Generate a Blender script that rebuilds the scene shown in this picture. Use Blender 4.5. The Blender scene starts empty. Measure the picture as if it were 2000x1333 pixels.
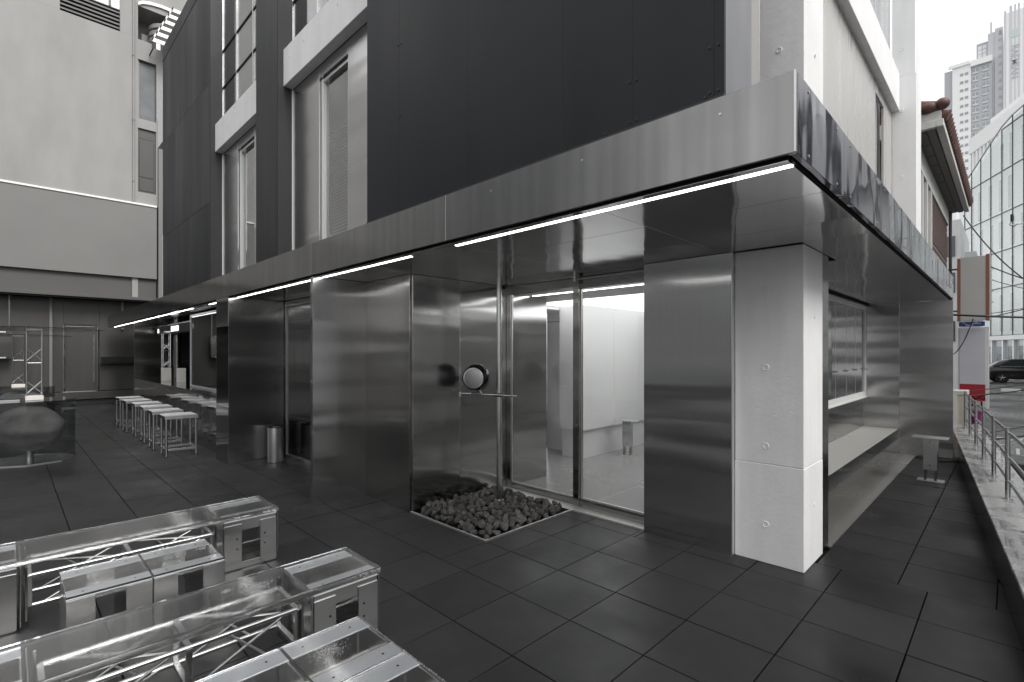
import bpy, bmesh, math, random
from mathutils import Vector, Matrix
R = math.radians
random.seed(7)

# ------------------------------------------------------------------ camera, sky, sun, exposure
sc = bpy.context.scene
cam = bpy.data.cameras.new('camera')
cam.sensor_width = 36.0
cam.lens = 36.0 * 981.5 / 2000.0
cam.shift_y = 23.5 / 2000.0
cam.clip_start = 0.05
cam.clip_end = 3000.0
camo = bpy.data.objects.new('camera', cam)
camo.location = (0, 0, 1.623)
camo.rotation_euler = (R(90), 0, R(44.795))
sc.collection.objects.link(camo)
sc.camera = camo

world = bpy.data.worlds.new('World')
sc.world = world
world.use_nodes = True
wn, wl = world.node_tree.nodes, world.node_tree.links
wn.clear()
sky = wn.new('ShaderNodeTexSky')
sky.sky_type = 'NISHITA'
sky.sun_disc = False
SUN_EL, SUN_AZ = 46.0, 88.0          # azimuth of the sun measured clockwise from +Y
sky.sun_elevation = R(SUN_EL)
sky.sun_rotation = R(SUN_AZ)
sky.air_density = 5.0
sky.dust_density = 1.0
sky.ozone_density = 1.0
hs = wn.new('ShaderNodeHueSaturation')
hs.inputs['Saturation'].default_value = 0.0
hs.inputs['Value'].default_value = 1.0
bg = wn.new('ShaderNodeBackground')
bg.inputs['Strength'].default_value = 0.15
wo = wn.new('ShaderNodeOutputWorld')
wl.new(sky.outputs[0], hs.inputs['Color'])
wl.new(hs.outputs[0], bg.inputs['Color'])
wl.new(bg.outputs[0], wo.inputs['Surface'])

sun = bpy.data.lights.new('sun', 'SUN')
sun.energy = 1.5
sun.angle = R(25)
sun.color = (1.0, 0.97, 0.93)
suno = bpy.data.objects.new('sun', sun)
az = R(SUN_AZ)
sd = Vector((math.sin(az) * math.cos(R(SUN_EL)), math.cos(az) * math.cos(R(SUN_EL)), math.sin(R(SUN_EL))))
suno.rotation_euler = sd.to_track_quat('Z', 'Y').to_euler()
suno.location = (6, 3, 14)
sc.collection.objects.link(suno)

vs = sc.view_settings
vs.view_transform = 'Standard'
vs.look = 'None'
vs.exposure = 0.7
vs.gamma = 1.0
vs.use_curve_mapping = False
sc.cycles.use_denoising = True
sc.cycles.max_bounces = 10
sc.cycles.transmission_bounces = 10
sc.cycles.transparent_max_bounces = 16
sc.cycles.glossy_bounces = 5
sc.cycles.diffuse_bounces = 4
sc.cycles.sample_clamp_indirect = 6.0
sc.cycles.caustics_reflective = True
sc.cycles.blur_glossy = 0.5

# ------------------------------------------------------------------ materials
MATS = {}
def newmat(name):
    m = bpy.data.materials.new(name)
    m.use_nodes = True
    n, l = m.node_tree.nodes, m.node_tree.links
    p = n['Principled BSDF']
    MATS[name] = m
    return m, n, l, p

def coords(n, l, scale=(1, 1, 1), rnd=True):
    g = n.new('ShaderNodeNewGeometry')
    v = n.new('ShaderNodeVectorMath'); v.operation = 'MULTIPLY'
    v.inputs[1].default_value = scale
    l.new(g.outputs['Position'], v.inputs[0])
    if not rnd:
        return v.outputs[0]
    oi = n.new('ShaderNodeObjectInfo')
    mu = n.new('ShaderNodeMath'); mu.operation = 'MULTIPLY'; mu.inputs[1].default_value = 37.0
    l.new(oi.outputs['Random'], mu.inputs[0])
    ad = n.new('ShaderNodeVectorMath'); ad.operation = 'ADD'
    l.new(v.outputs[0], ad.inputs[0]); l.new(mu.outputs[0], ad.inputs[1])
    return ad.outputs[0]

def noise(n, l, vec, scale, detail=3.0, rough=0.55):
    t = n.new('ShaderNodeTexNoise')
    t.inputs['Scale'].default_value = scale
    t.inputs['Detail'].default_value = detail
    t.inputs['Roughness'].default_value = rough
    l.new(vec, t.inputs['Vector'])
    return t.outputs['Fac']

def ramp(n, l, fac, stops):
    r = n.new('ShaderNodeValToRGB')
    e = r.color_ramp.elements
    while len(e) < len(stops):
        e.new(0.5)
    for i, (p, c) in enumerate(stops):
        e[i].position = p
        e[i].color = (*c, 1) if isinstance(c, tuple) else (c, c, c, 1)
    l.new(fac, r.inputs[0])
    return r.outputs[0]

def maprange(n, l, fac, a, b, lo=0.0, hi=1.0):
    m = n.new('ShaderNodeMapRange')
    m.inputs['From Min'].default_value = lo
    m.inputs['From Max'].default_value = hi
    m.inputs['To Min'].default_value = a
    m.inputs['To Max'].default_value = b
    l.new(fac, m.inputs['Value'])
    return m.outputs[0]

def bump(n, l, h, strength, dist, prev=None):
    b = n.new('ShaderNodeBump')
    b.inputs['Strength'].default_value = strength
    b.inputs['Distance'].default_value = dist
    l.new(h, b.inputs['Height'])
    if prev is not None:
        l.new(prev, b.inputs['Normal'])
    return b.outputs[0]

def plain(name, color, rough=0.6, metallic=0.0, var=0.12, vscale=2.0, bstr=0.0, bscale=60.0, spec=0.5, rnd=True, vstretch=(1, 1, 1), rvar=0.08):
    m, n, l, p = newmat(name)
    c = coords(n, l, vstretch, rnd)
    f = noise(n, l, c, vscale, 5.0)
    lo = tuple(max(0, x * (1 - var)) for x in color)
    hi = tuple(min(1, x * (1 + var)) for x in color)
    l.new(ramp(n, l, f, [(0.3, lo), (0.7, hi)]), p.inputs['Base Color'])
    l.new(maprange(n, l, f, max(0.02, rough - rvar), min(1, rough + rvar), 0.3, 0.7), p.inputs['Roughness'])
    p.inputs['Metallic'].default_value = metallic
    p.inputs['Specular IOR Level'].default_value = spec
    if bstr > 0:
        c2 = coords(n, l, (1, 1, 1), rnd)
        l.new(bump(n, l, noise(n, l, c2, bscale, 4.0), bstr, 0.01), p.inputs['Normal'])
    return m

def steel(name, color=0.42, rough=0.27, aniso=0.75, mode='wall', wave=0.0022, wscale=(0.16, 0.16, 1.5), wfreq=1.3, tint=(1, 1, 1), streak=0.03, smudge=0.012):
    """brushed sheet steel: stretched highlights, gently buckled sheets"""
    m, n, l, p = newmat(name)
    p.inputs['Metallic'].default_value = 1.0
    c = coords(n, l, (1, 1, 1))
    sc_ = (13, 13, 0.45) if name.startswith('satin_steel_fascia') else (55, 55, 1.2) if mode in ('wall', 'fascia') else ((55, 1.2, 55) if mode == 'soffit' else (30, 30, 30))
    cs = coords(n, l, sc_)
    f = noise(n, l, cs, 1.0, 2.0)
    f2 = noise(n, l, c, 1.1, 4.0)
    a = n.new('ShaderNodeMath'); a.operation = 'MULTIPLY'; l.new(f, a.inputs[0]); l.new(f2, a.inputs[1])
    lo = tuple(color * t * (1 - streak) for t in tint); hi = tuple(color * t * (1 + streak) for t in tint)
    l.new(ramp(n, l, a.outputs[0], [(0.12, lo), (0.42, hi)]), p.inputs['Base Color'])
    l.new(maprange(n, l, f2, rough - smudge, rough + smudge, 0.3, 0.7), p.inputs['Roughness'])
    p.inputs['Anisotropic'].default_value = aniso
    if mode in ('wall', 'fascia'):
        g = n.new('ShaderNodeNewGeometry')
        cr = n.new('ShaderNodeVectorMath'); cr.operation = 'CROSS_PRODUCT'
        cr.inputs[1].default_value = (0.05, 0.08, 1)
        l.new(g.outputs['True Normal'], cr.inputs[0])
        l.new(cr.outputs[0], p.inputs['Tangent'])
    elif mode == 'soffit':
        cx = n.new('ShaderNodeCombineXYZ'); cx.inputs[1].default_value = 1.0
        l.new(cx.outputs[0], p.inputs['Tangent'])
    if wave > 0:
        cw = coords(n, l, wscale)
        h = noise(n, l, cw, wfreq, 1.5, 0.4)
        l.new(bump(n, l, h, 1.0, wave * 10), p.inputs['Normal'])
    return m

def emit(name, color, strength):
    m, n, l, p = newmat(name)
    n.remove(p)
    e = n.new('ShaderNodeEmission')
    e.inputs[0].default_value = (*color, 1); e.inputs[1].default_value = strength
    l.new(e.outputs[0], n['Material Output'].inputs[0])
    return m

def pane(name, tint=(0.95, 0.96, 0.96), refl=1.0, rough=0.0, ior=1.5, dirt=0.0, wave=0.0):
    """thin sheet glass: clear with a Fresnel reflection"""
    m, n, l, p = newmat(name)
    n.remove(p)
    t = n.new('ShaderNodeBsdfTransparent'); t.inputs[0].default_value = (*tint, 1)
    g = n.new('ShaderNodeBsdfGlossy'); g.inputs['Roughness'].default_value = rough
    g.inputs[0].default_value = (refl, refl, refl, 1)
    lw = n.new('ShaderNodeLayerWeight'); lw.inputs['Blend'].default_value = 0.5
    pw = n.new('ShaderNodeMath'); pw.operation = 'POWER'; pw.inputs[1].default_value = 5.0
    l.new(lw.outputs['Facing'], pw.inputs[0])
    mu = n.new('ShaderNodeMath'); mu.operation = 'MULTIPLY_ADD'; mu.use_clamp = True
    mu.inputs[1].default_value = 0.9; mu.inputs[2].default_value = 0.045 + dirt
    l.new(pw.outputs[0], mu.inputs[0])
    mx = n.new('ShaderNodeMixShader')
    l.new(mu.outputs[0], mx.inputs[0]); l.new(t.outputs[0], mx.inputs[1]); l.new(g.outputs[0], mx.inputs[2])
    if wave > 0:
        b = bump(n, l, noise(n, l, coords(n, l), 1.2, 1.0), 1.0, wave)
        l.new(b, g.inputs['Normal'])
    l.new(mx.outputs[0], n['Material Output'].inputs[0])
    return m

M = {}
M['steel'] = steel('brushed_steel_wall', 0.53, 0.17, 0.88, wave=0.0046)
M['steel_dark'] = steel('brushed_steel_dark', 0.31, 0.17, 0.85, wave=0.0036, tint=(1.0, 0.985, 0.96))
M['soffit'] = steel('brushed_steel_soffit', 0.62, 0.10, 0.70, mode='soffit', wscale=(1.6, 0.5, 1), wave=0.0016)
M['fascia'] = steel('satin_steel_fascia', 0.30, 0.21, 0.80, mode='fascia', wave=0.0008, wscale=(0.6, 0.6, 0.6), streak=0.16)
M['mirror'] = steel('polished_steel_fascia', 0.15, 0.06, 0.2, mode='fascia', wave=0.0026, wscale=(0.8, 1.5, 0.7), wfreq=1.5, tint=(0.95, 0.96, 1.06), smudge=0.03)
_p = M['mirror'].node_tree.nodes['Principled BSDF']; _p.inputs['Specular Tint'].default_value = (0.74, 0.74, 0.76, 1)
M['mirror_bar'] = steel('polished_steel_bar', 0.40, 0.10, 0.4, mode='fascia', wave=0.0022, wscale=(0.9, 0.9, 1.6), wfreq=1.2, smudge=0.04)
M['steel_tube'] = steel('satin_steel_tube', 0.58, 0.22, 0.0, mode='plain', wave=0.0)
M['steel_plate'] = steel('satin_steel_plate', 0.70, 0.26, 0.6, mode='wall', wave=0.0012, wscale=(.5,.5,2.5))
M['steel_light'] = steel('matt_aluminium', 0.90, 0.46, 0.2, mode='fascia', wave=0.0008, tint=(0.97, 0.985, 1.03))
M['return_alu'] = plain('weathered_aluminium', (0.22, 0.224, 0.24), 0.5, metallic=0.3, var=0.14, vscale=2.2, vstretch=(2, 2, 0.6))
M['return_cream'] = plain('cream_return', (0.30, 0.296, 0.288), 0.5, var=0.05)
M['steel_bright'] = steel('bright_steel_edge', 0.75, 0.35, 0.0, mode='plain', wave=0.0)
M['panel_dark'] = plain('dark_facade_paint', (0.0115, 0.0135, 0.0170), 0.46, var=0.36, vscale=0.8, vstretch=(2.4, 2.4, 0.25), bstr=0.05, bscale=40, spec=0.32)
M['panel_dark2'] = plain('charcoal_return_paint', (0.028, 0.028, 0.031), 0.5, var=0.2, vscale=1.0, vstretch=(2.4, 2.4, 0.3), bstr=0.05)
M['black'] = plain('matt_black', (0.010, 0.010, 0.011), 0.6, var=0.1)
M['gap'] = plain('black_joint', (0.006, 0.006, 0.007), 0.85, var=0.1, spec=0.2)
M['white_paint'] = plain('white_metal_paint', (0.74, 0.74, 0.73), 0.4, var=0.03)
M['cream'] = plain('cream_steel_panel', (0.42, 0.412, 0.40), 0.30, var=0.06, vscale=1.2, vstretch=(4, 4, 0.4), rvar=0.1)
M['interior_white'] = plain('interior_white', (0.78, 0.78, 0.78), 0.55, var=0.02)
M['interior_floor'] = plain('polished_concrete', (0.33, 0.33, 0.325), 0.22, var=0.04, vscale=1.6)
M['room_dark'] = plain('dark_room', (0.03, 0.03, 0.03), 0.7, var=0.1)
M['led'] = emit('led_tube', (1.0, 0.98, 0.95), 5.0)
M['lightbox'] = emit('ceiling_light_panel', (1.0, 0.995, 0.985), 1.5)
M['sign_led'] = emit('menu_lettering', (0.95, 0.95, 1.0), 1.3)
M['glass'] = pane('clear_glass')
M['glass_dark'] = pane('tinted_glass', (0.35, 0.36, 0.37), wave=0.002)
M['glass_side'] = pane('side_window_glass', (0.45, 0.46, 0.47), dirt=0.05)
M['glass_win'] = pane('window_glass', (0.80, 0.82, 0.83), wave=0.004, dirt=0.16)
M['glass_case'] = pane('table_glass', (0.82, 0.83, 0.83), refl=0.9, dirt=0.015)
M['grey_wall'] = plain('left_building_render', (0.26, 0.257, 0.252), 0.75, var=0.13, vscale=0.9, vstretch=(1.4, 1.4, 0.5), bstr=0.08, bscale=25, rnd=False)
M['grey_wall2'] = plain('left_building_band', (0.17, 0.168, 0.164), 0.7, var=0.08, vscale=0.7, bstr=0.06, bscale=25, rnd=False)  # band darker than the upper wall: shade of less open sky painted in
M['grey_band'] = plain('left_building_lintel', (0.085, 0.083, 0.080), 0.7, var=0.1, vscale=0.8, rnd=False)  # darkest band: downward loss of sky light put into its colour
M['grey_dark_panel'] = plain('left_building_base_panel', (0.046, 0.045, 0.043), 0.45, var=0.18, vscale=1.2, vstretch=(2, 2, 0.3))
M['rubber'] = plain('rubber', (0.015, 0.015, 0.015), 0.5)
M['plastic_black'] = plain('gloss_black', (0.006, 0.006, 0.007), 0.12, var=0.1)
M['speaker_disc'] = steel('speaker_grille', 0.32, 0.4, 0.0, mode='plain', wave=0.0)
M['bench_top'] = plain('bench_top_steel', (0.46, 0.46, 0.44), 0.32, metallic=0.3, var=0.06, vscale=1.0)
M['floor_steel'] = plain('wet_steel_floor', (0.36, 0.355, 0.34), 0.26, metallic=0.7, var=0.10, vscale=1.0, rvar=0.04)
M['sill_plate'] = plain('threshold_plate', (0.55, 0.55, 0.53), 0.35, metallic=0.5, var=0.06)

def concrete(name='white_concrete', col=(0.79, 0.79, 0.795)):
    m, n, l, p = newmat(name)
    c = coords(n, l, (1, 1, 1), False)
    f = noise(n, l, c, 1.7, 6.0, 0.65)
    f2 = noise(n, l, coords(n, l, (9, 9, 1.0), False), 1.0, 3.0)
    mm = n.new('ShaderNodeMath'); mm.operation = 'MULTIPLY'; l.new(f, mm.inputs[0]); l.new(f2, mm.inputs[1])
    l.new(ramp(n, l, mm.outputs[0], [(0.1, tuple(x * 0.93 for x in col)), (0.4, tuple(min(1, x * 1.05) for x in col))]), p.inputs['Base Color'])
    p.inputs['Roughness'].default_value = 0.6
    vo = n.new('ShaderNodeTexVoronoi'); vo.inputs['Scale'].default_value = 11.0
    l.new(c, vo.inputs['Vector'])
    pit = maprange(n, l, vo.outputs['Distance'], 0.0, 1.0, 0.03, 0.10)
    b1 = bump(n, l, noise(n, l, c, 28.0, 5.0), 0.18, 0.01)
    b2 = bump(n, l, noise(n, l, c, 2.5, 2.0), 0.25, 0.02, b1)
    b3 = bump(n, l, pit, 0.3, 0.004, b2)
    l.new(b3, p.inputs['Normal'])
    return m
M['concrete'] = concrete()

def tilemat():
    m, n, l, p = newmat('dark_rubber_tile')
    c = coords(n, l, (1, 1, 1), False)
    oi = n.new('ShaderNodeObjectInfo')
    f = noise(n, l, c, 1.1, 5.0, 0.6)
    f2 = noise(n, l, c, 160.0, 2.0)
    base = ramp(n, l, f, [(0.3, (0.0080, 0.0084, 0.0094)), (0.7, (0.0158, 0.016, 0.0168))])
    hv = n.new('ShaderNodeHueSaturation')
    l.new(base, hv.inputs['Color'])
    a = n.new('ShaderNodeMath'); a.operation = 'MULTIPLY_ADD'; a.inputs[1].default_value = 0.34; a.inputs[2].default_value = 0.86
    l.new(oi.outputs['Random'], a.inputs[0])
    b = n.new('ShaderNodeMath'); b.operation = 'MULTIPLY_ADD'; b.inputs[1].default_value = 0.5
    l.new(f2, b.inputs[0]); 
    s = n.new('ShaderNodeMath'); s.operation = 'SUBTRACT'; s.inputs[1].default_value = 0.25
    l.new(a.outputs[0], s.inputs[0]); l.new(s.outputs[0], b.inputs[2])
    l.new(b.outputs[0], hv.inputs['Value'])
    l.new(hv.outputs[0], p.inputs['Base Color'])
    fw = noise(n, l, c, 0.75, 5.0, 0.6)
    rg = maprange(n, l, fw, 0.24, 0.54, 0.36, 0.60)
    ra = n.new('ShaderNodeMath'); ra.operation = 'MULTIPLY_ADD'; ra.inputs[1].default_value = 0.13
    l.new(oi.outputs['Random'], ra.inputs[0]); l.new(rg, ra.inputs[2])
    l.new(ra.outputs[0], p.inputs['Roughness'])
    p.inputs['Specular IOR Level'].default_value = 0.46
    l.new(bump(n, l, f2, 0.12, 0.003), p.inputs['Normal'])
    return m
M['tile'] = tilemat()

def acrylic():
    m, n, l, p = newmat('scuffed_acrylic')
    c = coords(n, l)
    p.inputs['Transmission Weight'].default_value = 0.988
    p.inputs['IOR'].default_value = 1.45
    p.inputs['Base Color'].default_value = (0.96, 0.97, 0.97, 1)
    f = noise(n, l, c, 9.0, 6.0, 0.7)
    l.new(ramp(n, l, f, [(0.45, 0.015), (0.62, 0.09), (0.75, 0.30)]), p.inputs['Roughness'])
    h = noise(n, l, coords(n, l, (120, 8, 60)), 1.0, 3.0)
    l.new(bump(n, l, h, 0.10, 0.002), p.inputs['Normal'])
    return m
M['acrylic'] = acrylic()

def frosted():
    m, n, l, p = newmat('crushed_acrylic_edge')
    p.inputs['Base Color'].default_value = (0.85, 0.86, 0.87, 1)
    p.inputs['Transmission Weight'].default_value = 0.75
    p.inputs['Roughness'].default_value = 0.35
    c = coords(n, l)
    l.new(bump(n, l, noise(n, l, c, 70.0, 6.0, 0.8), 0.9, 0.01), p.inputs['Normal'])
    return m
M['frost'] = frosted()

def lava(name, c0, c1):
    m, n, l, p = newmat(name)
    c = coords(n, l)
    f = noise(n, l, c, 22.0, 5.0, 0.7)
    oi = n.new('ShaderNodeObjectInfo')
    base = ramp(n, l, f, [(0.3, c0), (0.72, c1)])
    hv = n.new('ShaderNodeHueSaturation'); l.new(base, hv.inputs['Color'])
    l.new(maprange(n, l, oi.outputs['Random'], 0.6, 1.35), hv.inputs['Value'])
    l.new(hv.outputs[0], p.inputs['Base Color'])
    p.inputs['Roughness'].default_value = 0.85
    vo = n.new('ShaderNodeTexVoronoi'); vo.inputs['Scale'].default_value = 90.0
    l.new(c, vo.inputs['Vector'])
    b1 = bump(n, l, vo.outputs['Distance'], 0.6, 0.006)
    l.new(bump(n, l, noise(n, l, c, 40.0, 4.0), 0.5, 0.008, b1), p.inputs['Normal'])
    return m
M['lava'] = lava('lava_stone', (0.034, 0.033, 0.032), (0.125, 0.116, 0.111))
M['boulder'] = plain('grey_boulder', (0.16, 0.158, 0.155), 0.8, var=0.25, vscale=5.0, bstr=0.5, bscale=14)

def asphalt():
    m, n, l, p = newmat('wet_asphalt')
    c = coords(n, l, (1, 1, 1), False)
    f = noise(n, l, c, 0.35, 6.0, 0.65)
    l.new(ramp(n, l, f, [(0.35, (0.045, 0.046, 0.048)), (0.7, (0.105, 0.105, 0.105))]), p.inputs['Base Color'])
    l.new(maprange(n, l, f, 0.22, 0.75, 0.42, 0.6), p.inputs['Roughness'])
    l.new(bump(n, l, noise(n, l, c, 60.0, 3.0), 0.25, 0.01), p.inputs['Normal'])
    return m
M['asphalt'] = asphalt()
def granite():
    m, n, l, p = newmat('wet_granite')
    c = coords(n, l, (1, 1, 1), False)
    f = noise(n, l, c, 90.0, 3.0, 0.7)
    w = noise(n, l, c, 3.0, 5.0, 0.6)
    base = ramp(n, l, f, [(0.35, 0.22), (0.65, 0.44)])
    wet = ramp(n, l, w, [(0.45, 0.62), (0.56, 1.0)])
    mx = n.new('ShaderNodeMixRGB'); mx.blend_type = 'MULTIPLY'; mx.inputs[0].default_value = 1
    l.new(base, mx.inputs[1]); l.new(wet, mx.inputs[2])
    l.new(mx.outputs[0], p.inputs['Base Color'])
    l.new(maprange(n, l, w, 0.05, 0.45, 0.45, 0.58), p.inputs['Roughness'])
    return m
M['granite'] = granite()
M['granite_dark'] = plain('polished_dark_stone', (0.018, 0.018, 0.019), 0.20, var=0.2, vscale=2.0, rvar=0.06)
M['brick'] = plain('brown_brick', (0.105, 0.072, 0.063), 0.85, var=0.35, vscale=7.0)
M['mortar'] = plain('mortar', (0.17, 0.16, 0.15), 0.9)
M['roof_tile'] = plain('red_roof_tile', (0.118, 0.056, 0.047), 0.6, var=0.6, vscale=6.0)
M['eave_board'] = plain('eave_board', (0.16, 0.155, 0.15), 0.7, var=0.12)
M['eave_trim'] = plain('weathered_white_trim', (0.62, 0.62, 0.60), 0.7, var=0.10, vscale=6)
M['render_white'] = plain('white_render', (0.70, 0.71, 0.73), 0.8, var=0.04)
M['tower_white'] = plain('tower_white', (0.88, 0.885, 0.89), 0.8, var=0.02)
M['tower_grey'] = plain('tower_grey', (0.50, 0.515, 0.545), 0.8, var=0.04)  # tower grey lifted towards white: distance haze put into the colour
M['tower_grey2'] = plain('tower_pale_grey', (0.64, 0.655, 0.68), 0.8, var=0.04)  # paler grey, raised with the other tower tones to paint in haze
M['tower_glass'] = plain('tower_window', (0.36, 0.38, 0.40), 0.3, var=0.2)  # tower window tone raised too, haze painted into it
M['tower_green'] = plain('tower_pale_green', (0.60, 0.68, 0.66), 0.8, var=0.03)
M['office_glass'] = pane('office_curtain_glass', (0.86, 0.89, 0.89), refl=0.92, dirt=0.09, wave=0.01)
M['office_wall'] = plain('office_inner_wall', (0.84, 0.85, 0.85), 0.8, var=0.05, vscale=0.3)
M['office_slot'] = plain('office_dark_window', (0.10, 0.105, 0.11), 0.2, var=0.2)
M['mullion'] = plain('dark_mullion', (0.04, 0.042, 0.045), 0.5)
M['brown'] = plain('terracotta_sign_edge', (0.27, 0.115, 0.075), 0.6, var=0.08)
M['sign_grey'] = plain('faded_sign_face', (0.50, 0.50, 0.48), 0.5, var=0.06, vscale=1.5)
M['sign_white'] = plain('sign_white_face', (0.64, 0.65, 0.70), 0.45, var=0.03)
M['sign_red'] = plain('sign_red', (0.42, 0.018, 0.03), 0.45, var=0.06)
M['sign_blue'] = plain('sign_blue', (0.03, 0.09, 0.34), 0.45, var=0.06)
M['paint_white'] = plain('road_paint', (0.62, 0.62, 0.61), 0.7, var=0.15, vscale=5)
M['car_paint'] = plain('black_car_paint', (0.010, 0.0105, 0.012), 0.12, var=0.05)
M['car_glass'] = plain('car_glass', (0.03, 0.035, 0.04), 0.05, var=0.05)
M['tyre'] = plain('tyre', (0.012, 0.012, 0.012), 0.8)
M['rim'] = steel('alloy_rim', 0.6, 0.25, 0.0, mode='plain', wave=0.0)
M['magenta'] = plain('magenta_plastic', (0.24, 0.015, 0.16), 0.4)
M['box_cream'] = plain('cream_cabinet', (0.52, 0.49, 0.40), 0.6, var=0.1, vscale=4)
M['far_wall'] = plain('opposite_wall', (0.36, 0.36, 0.36), 0.8, var=0.08, vscale=0.5, rnd=False)
M['far_wall2'] = plain('street_house_wall', (0.60, 0.585, 0.56), 0.8, var=0.1, vscale=0.7)
M['far_wall3'] = plain('dark_street_block', (0.13, 0.135, 0.15), 0.7, var=0.12, vscale=0.5)
M['leaf'] = plain('dark_conifer', (0.035, 0.05, 0.03), 0.8, var=0.3, vscale=9)
M['trunk'] = plain('bark', (0.06, 0.045, 0.035), 0.9)
M['awn_black'] = plain('awning_black', (0.012, 0.012, 0.012), 0.6)
M['awn_white'] = plain('awning_white', (0.75, 0.75, 0.75), 0.6, var=0.03)
M['block_white'] = plain('white_block', (0.66, 0.64, 0.60), 0.7, var=0.05, vscale=6)
M['blind'] = plain('blind_slat', (0.75, 0.75, 0.73), 0.45, var=0.03)
M['curtain'] = plain('pale_curtain', (0.06, 0.06, 0.06), 0.8, var=0.2, vscale=2.0, vstretch=(6, 6, .2))

# ------------------------------------------------------------------ mesh helpers
C = sc.collection
class MB:
    def __init__(s):
        s.v = []; s.f = []
    def quad(s, a, b, c, d):
        i = len(s.v); s.v += [tuple(a), tuple(b), tuple(c), tuple(d)]; s.f.append((i, i + 1, i + 2, i + 3)); return s
    def box(s, x0, x1, y0, y1, z0, z1):
        if x0 > x1: x0, x1 = x1, x0
        if y0 > y1: y0, y1 = y1, y0
        if z0 > z1: z0, z1 = z1, z0
        i = len(s.v)
        s.v += [(x0, y0, z0), (x1, y0, z0), (x1, y1, z0), (x0, y1, z0), (x0, y0, z1), (x1, y0, z1), (x1, y1, z1), (x0, y1, z1)]
        s.f += [tuple(i + k for k in q) for q in ((0, 3, 2, 1), (4, 5, 6, 7), (0, 1, 5, 4), (1, 2, 6, 5), (2, 3, 7, 6), (3, 0, 4, 7))]
        return s
    def obox(s, o, ax, ay, az):
        """box from corner o with three edge vectors"""
        o, ax, ay, az = map(Vector, (o, ax, ay, az))
        i = len(s.v)
        s.v += [tuple(p) for p in (o, o + ax, o + ax + ay, o + ay, o + az, o + ax + az, o + ax + ay + az, o + ay + az)]
        flip = ax.cross(ay).dot(az) < 0
        for q in ((0, 3, 2, 1), (4, 5, 6, 7), (0, 1, 5, 4), (1, 2, 6, 5), (2, 3, 7, 6), (3, 0, 4, 7)):
            q = tuple(i + k for k in q)
            s.f.append(q[::-1] if flip else q)
        return s
    def tube(s, p0, p1, r, n=10, r1=None, caps=True):
        p0, p1 = Vector(p0), Vector(p1); r1 = r if r1 is None else r1
        d = (p1 - p0).normalized()
        a = d.orthogonal().normalized(); b = d.cross(a)
        i = len(s.v)
        for k in range(n):
            t = 2 * math.pi * k / n; u = a * math.cos(t) + b * math.sin(t)
            s.v += [tuple(p0 + u * r), tuple(p1 + u * r1)]
        for k in range(n):
            j = (k + 1) % n
            s.f.append((i + 2 * k, i + 2 * j, i + 2 * j + 1, i + 2 * k + 1))
        if caps:
            s.f.append(tuple(i + 2 * k for k in range(n))[::-1]); s.f.append(tuple(i + 2 * k + 1 for k in range(n)))
        return s
    def path(s, pts, r, n=6):
        for a, b in zip(pts[:-1], pts[1:]):
            s.tube(a, b, r, n)
        return s
    def prism(s, poly, o, u, w, e):
        """polygon in plane (u,w) at origin o extruded by vector e"""
        o, u, w, e = map(Vector, (o, u, w, e))
        i = len(s.v); n = len(poly)
        s.v += [tuple(o + u * x + w * y) for x, y in poly] + [tuple(o + u * x + w * y + e) for x, y in poly]
        f0 = tuple(range(i, i + n)); f1 = tuple(range(i + n, i + 2 * n))
        area = sum(poly[k][0] * poly[(k + 1) % n][1] - poly[(k + 1) % n][0] * poly[k][1] for k in range(n))
        flip = (u.cross(w).dot(e) > 0) == (area > 0)
        s.f.append(f0[::-1] if flip else f0); s.f.append(f1 if flip else f1[::-1])
        for k in range(n):
            j = (k + 1) % n
            q = (i + k, i + j, i + n + j, i + n + k)
            s.f.append(q if flip else q[::-1])
        return s
    def lathe(s, prof, o=(0, 0, 0), n=24):
        o = Vector(o); i = len(s.v); m = len(prof)
        for k in range(n):
            t = 2 * math.pi * k / n
            for r, z in prof:
                s.v.append((o.x + r * math.cos(t), o.y + r * math.sin(t), o.z + z))
        for k in range(n):
            j = (k + 1) % n
            for q in range(m - 1):
                s.f.append((i + k * m + q, i + j * m + q, i + j * m + q + 1, i + k * m + q + 1))
        return s
    def build(s, name, mat, parent=None, local=False, bevel=0.0, smooth=None, seg=1):
        me = bpy.data.meshes.new(name)
        off = Vector((0, 0, 0))
        if parent is not None and not local:
            p = parent
            while p is not None:
                off += p.location; p = p.parent
        me.from_pydata([tuple(Vector(v) - off) for v in s.v], [], s.f)
        if bevel > 0:
            bm = bmesh.new(); bm.from_mesh(me)
            bmesh.ops.remove_doubles(bm, verts=bm.verts, dist=1e-6)
            es = [e for e in bm.edges if len(e.link_faces) == 2 and e.calc_face_angle(0) > 0.5]
            bmesh.ops.bevel(bm, geom=es, offset=bevel, segments=seg, affect='EDGES', profile=0.5, clamp_overlap=True)
            bm.to_mesh(me); bm.free()
        me.update()
        if smooth is not None:
            me.polygons.foreach_set('use_smooth', [True] * len(me.polygons))
            me.set_sharp_from_angle(angle=R(smooth))
        o = bpy.data.objects.new(name, me)
        me.materials.append(M[mat] if isinstance(mat, str) else mat)
        C.objects.link(o)
        if parent is not None:
            o.parent = parent
        return o

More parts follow.
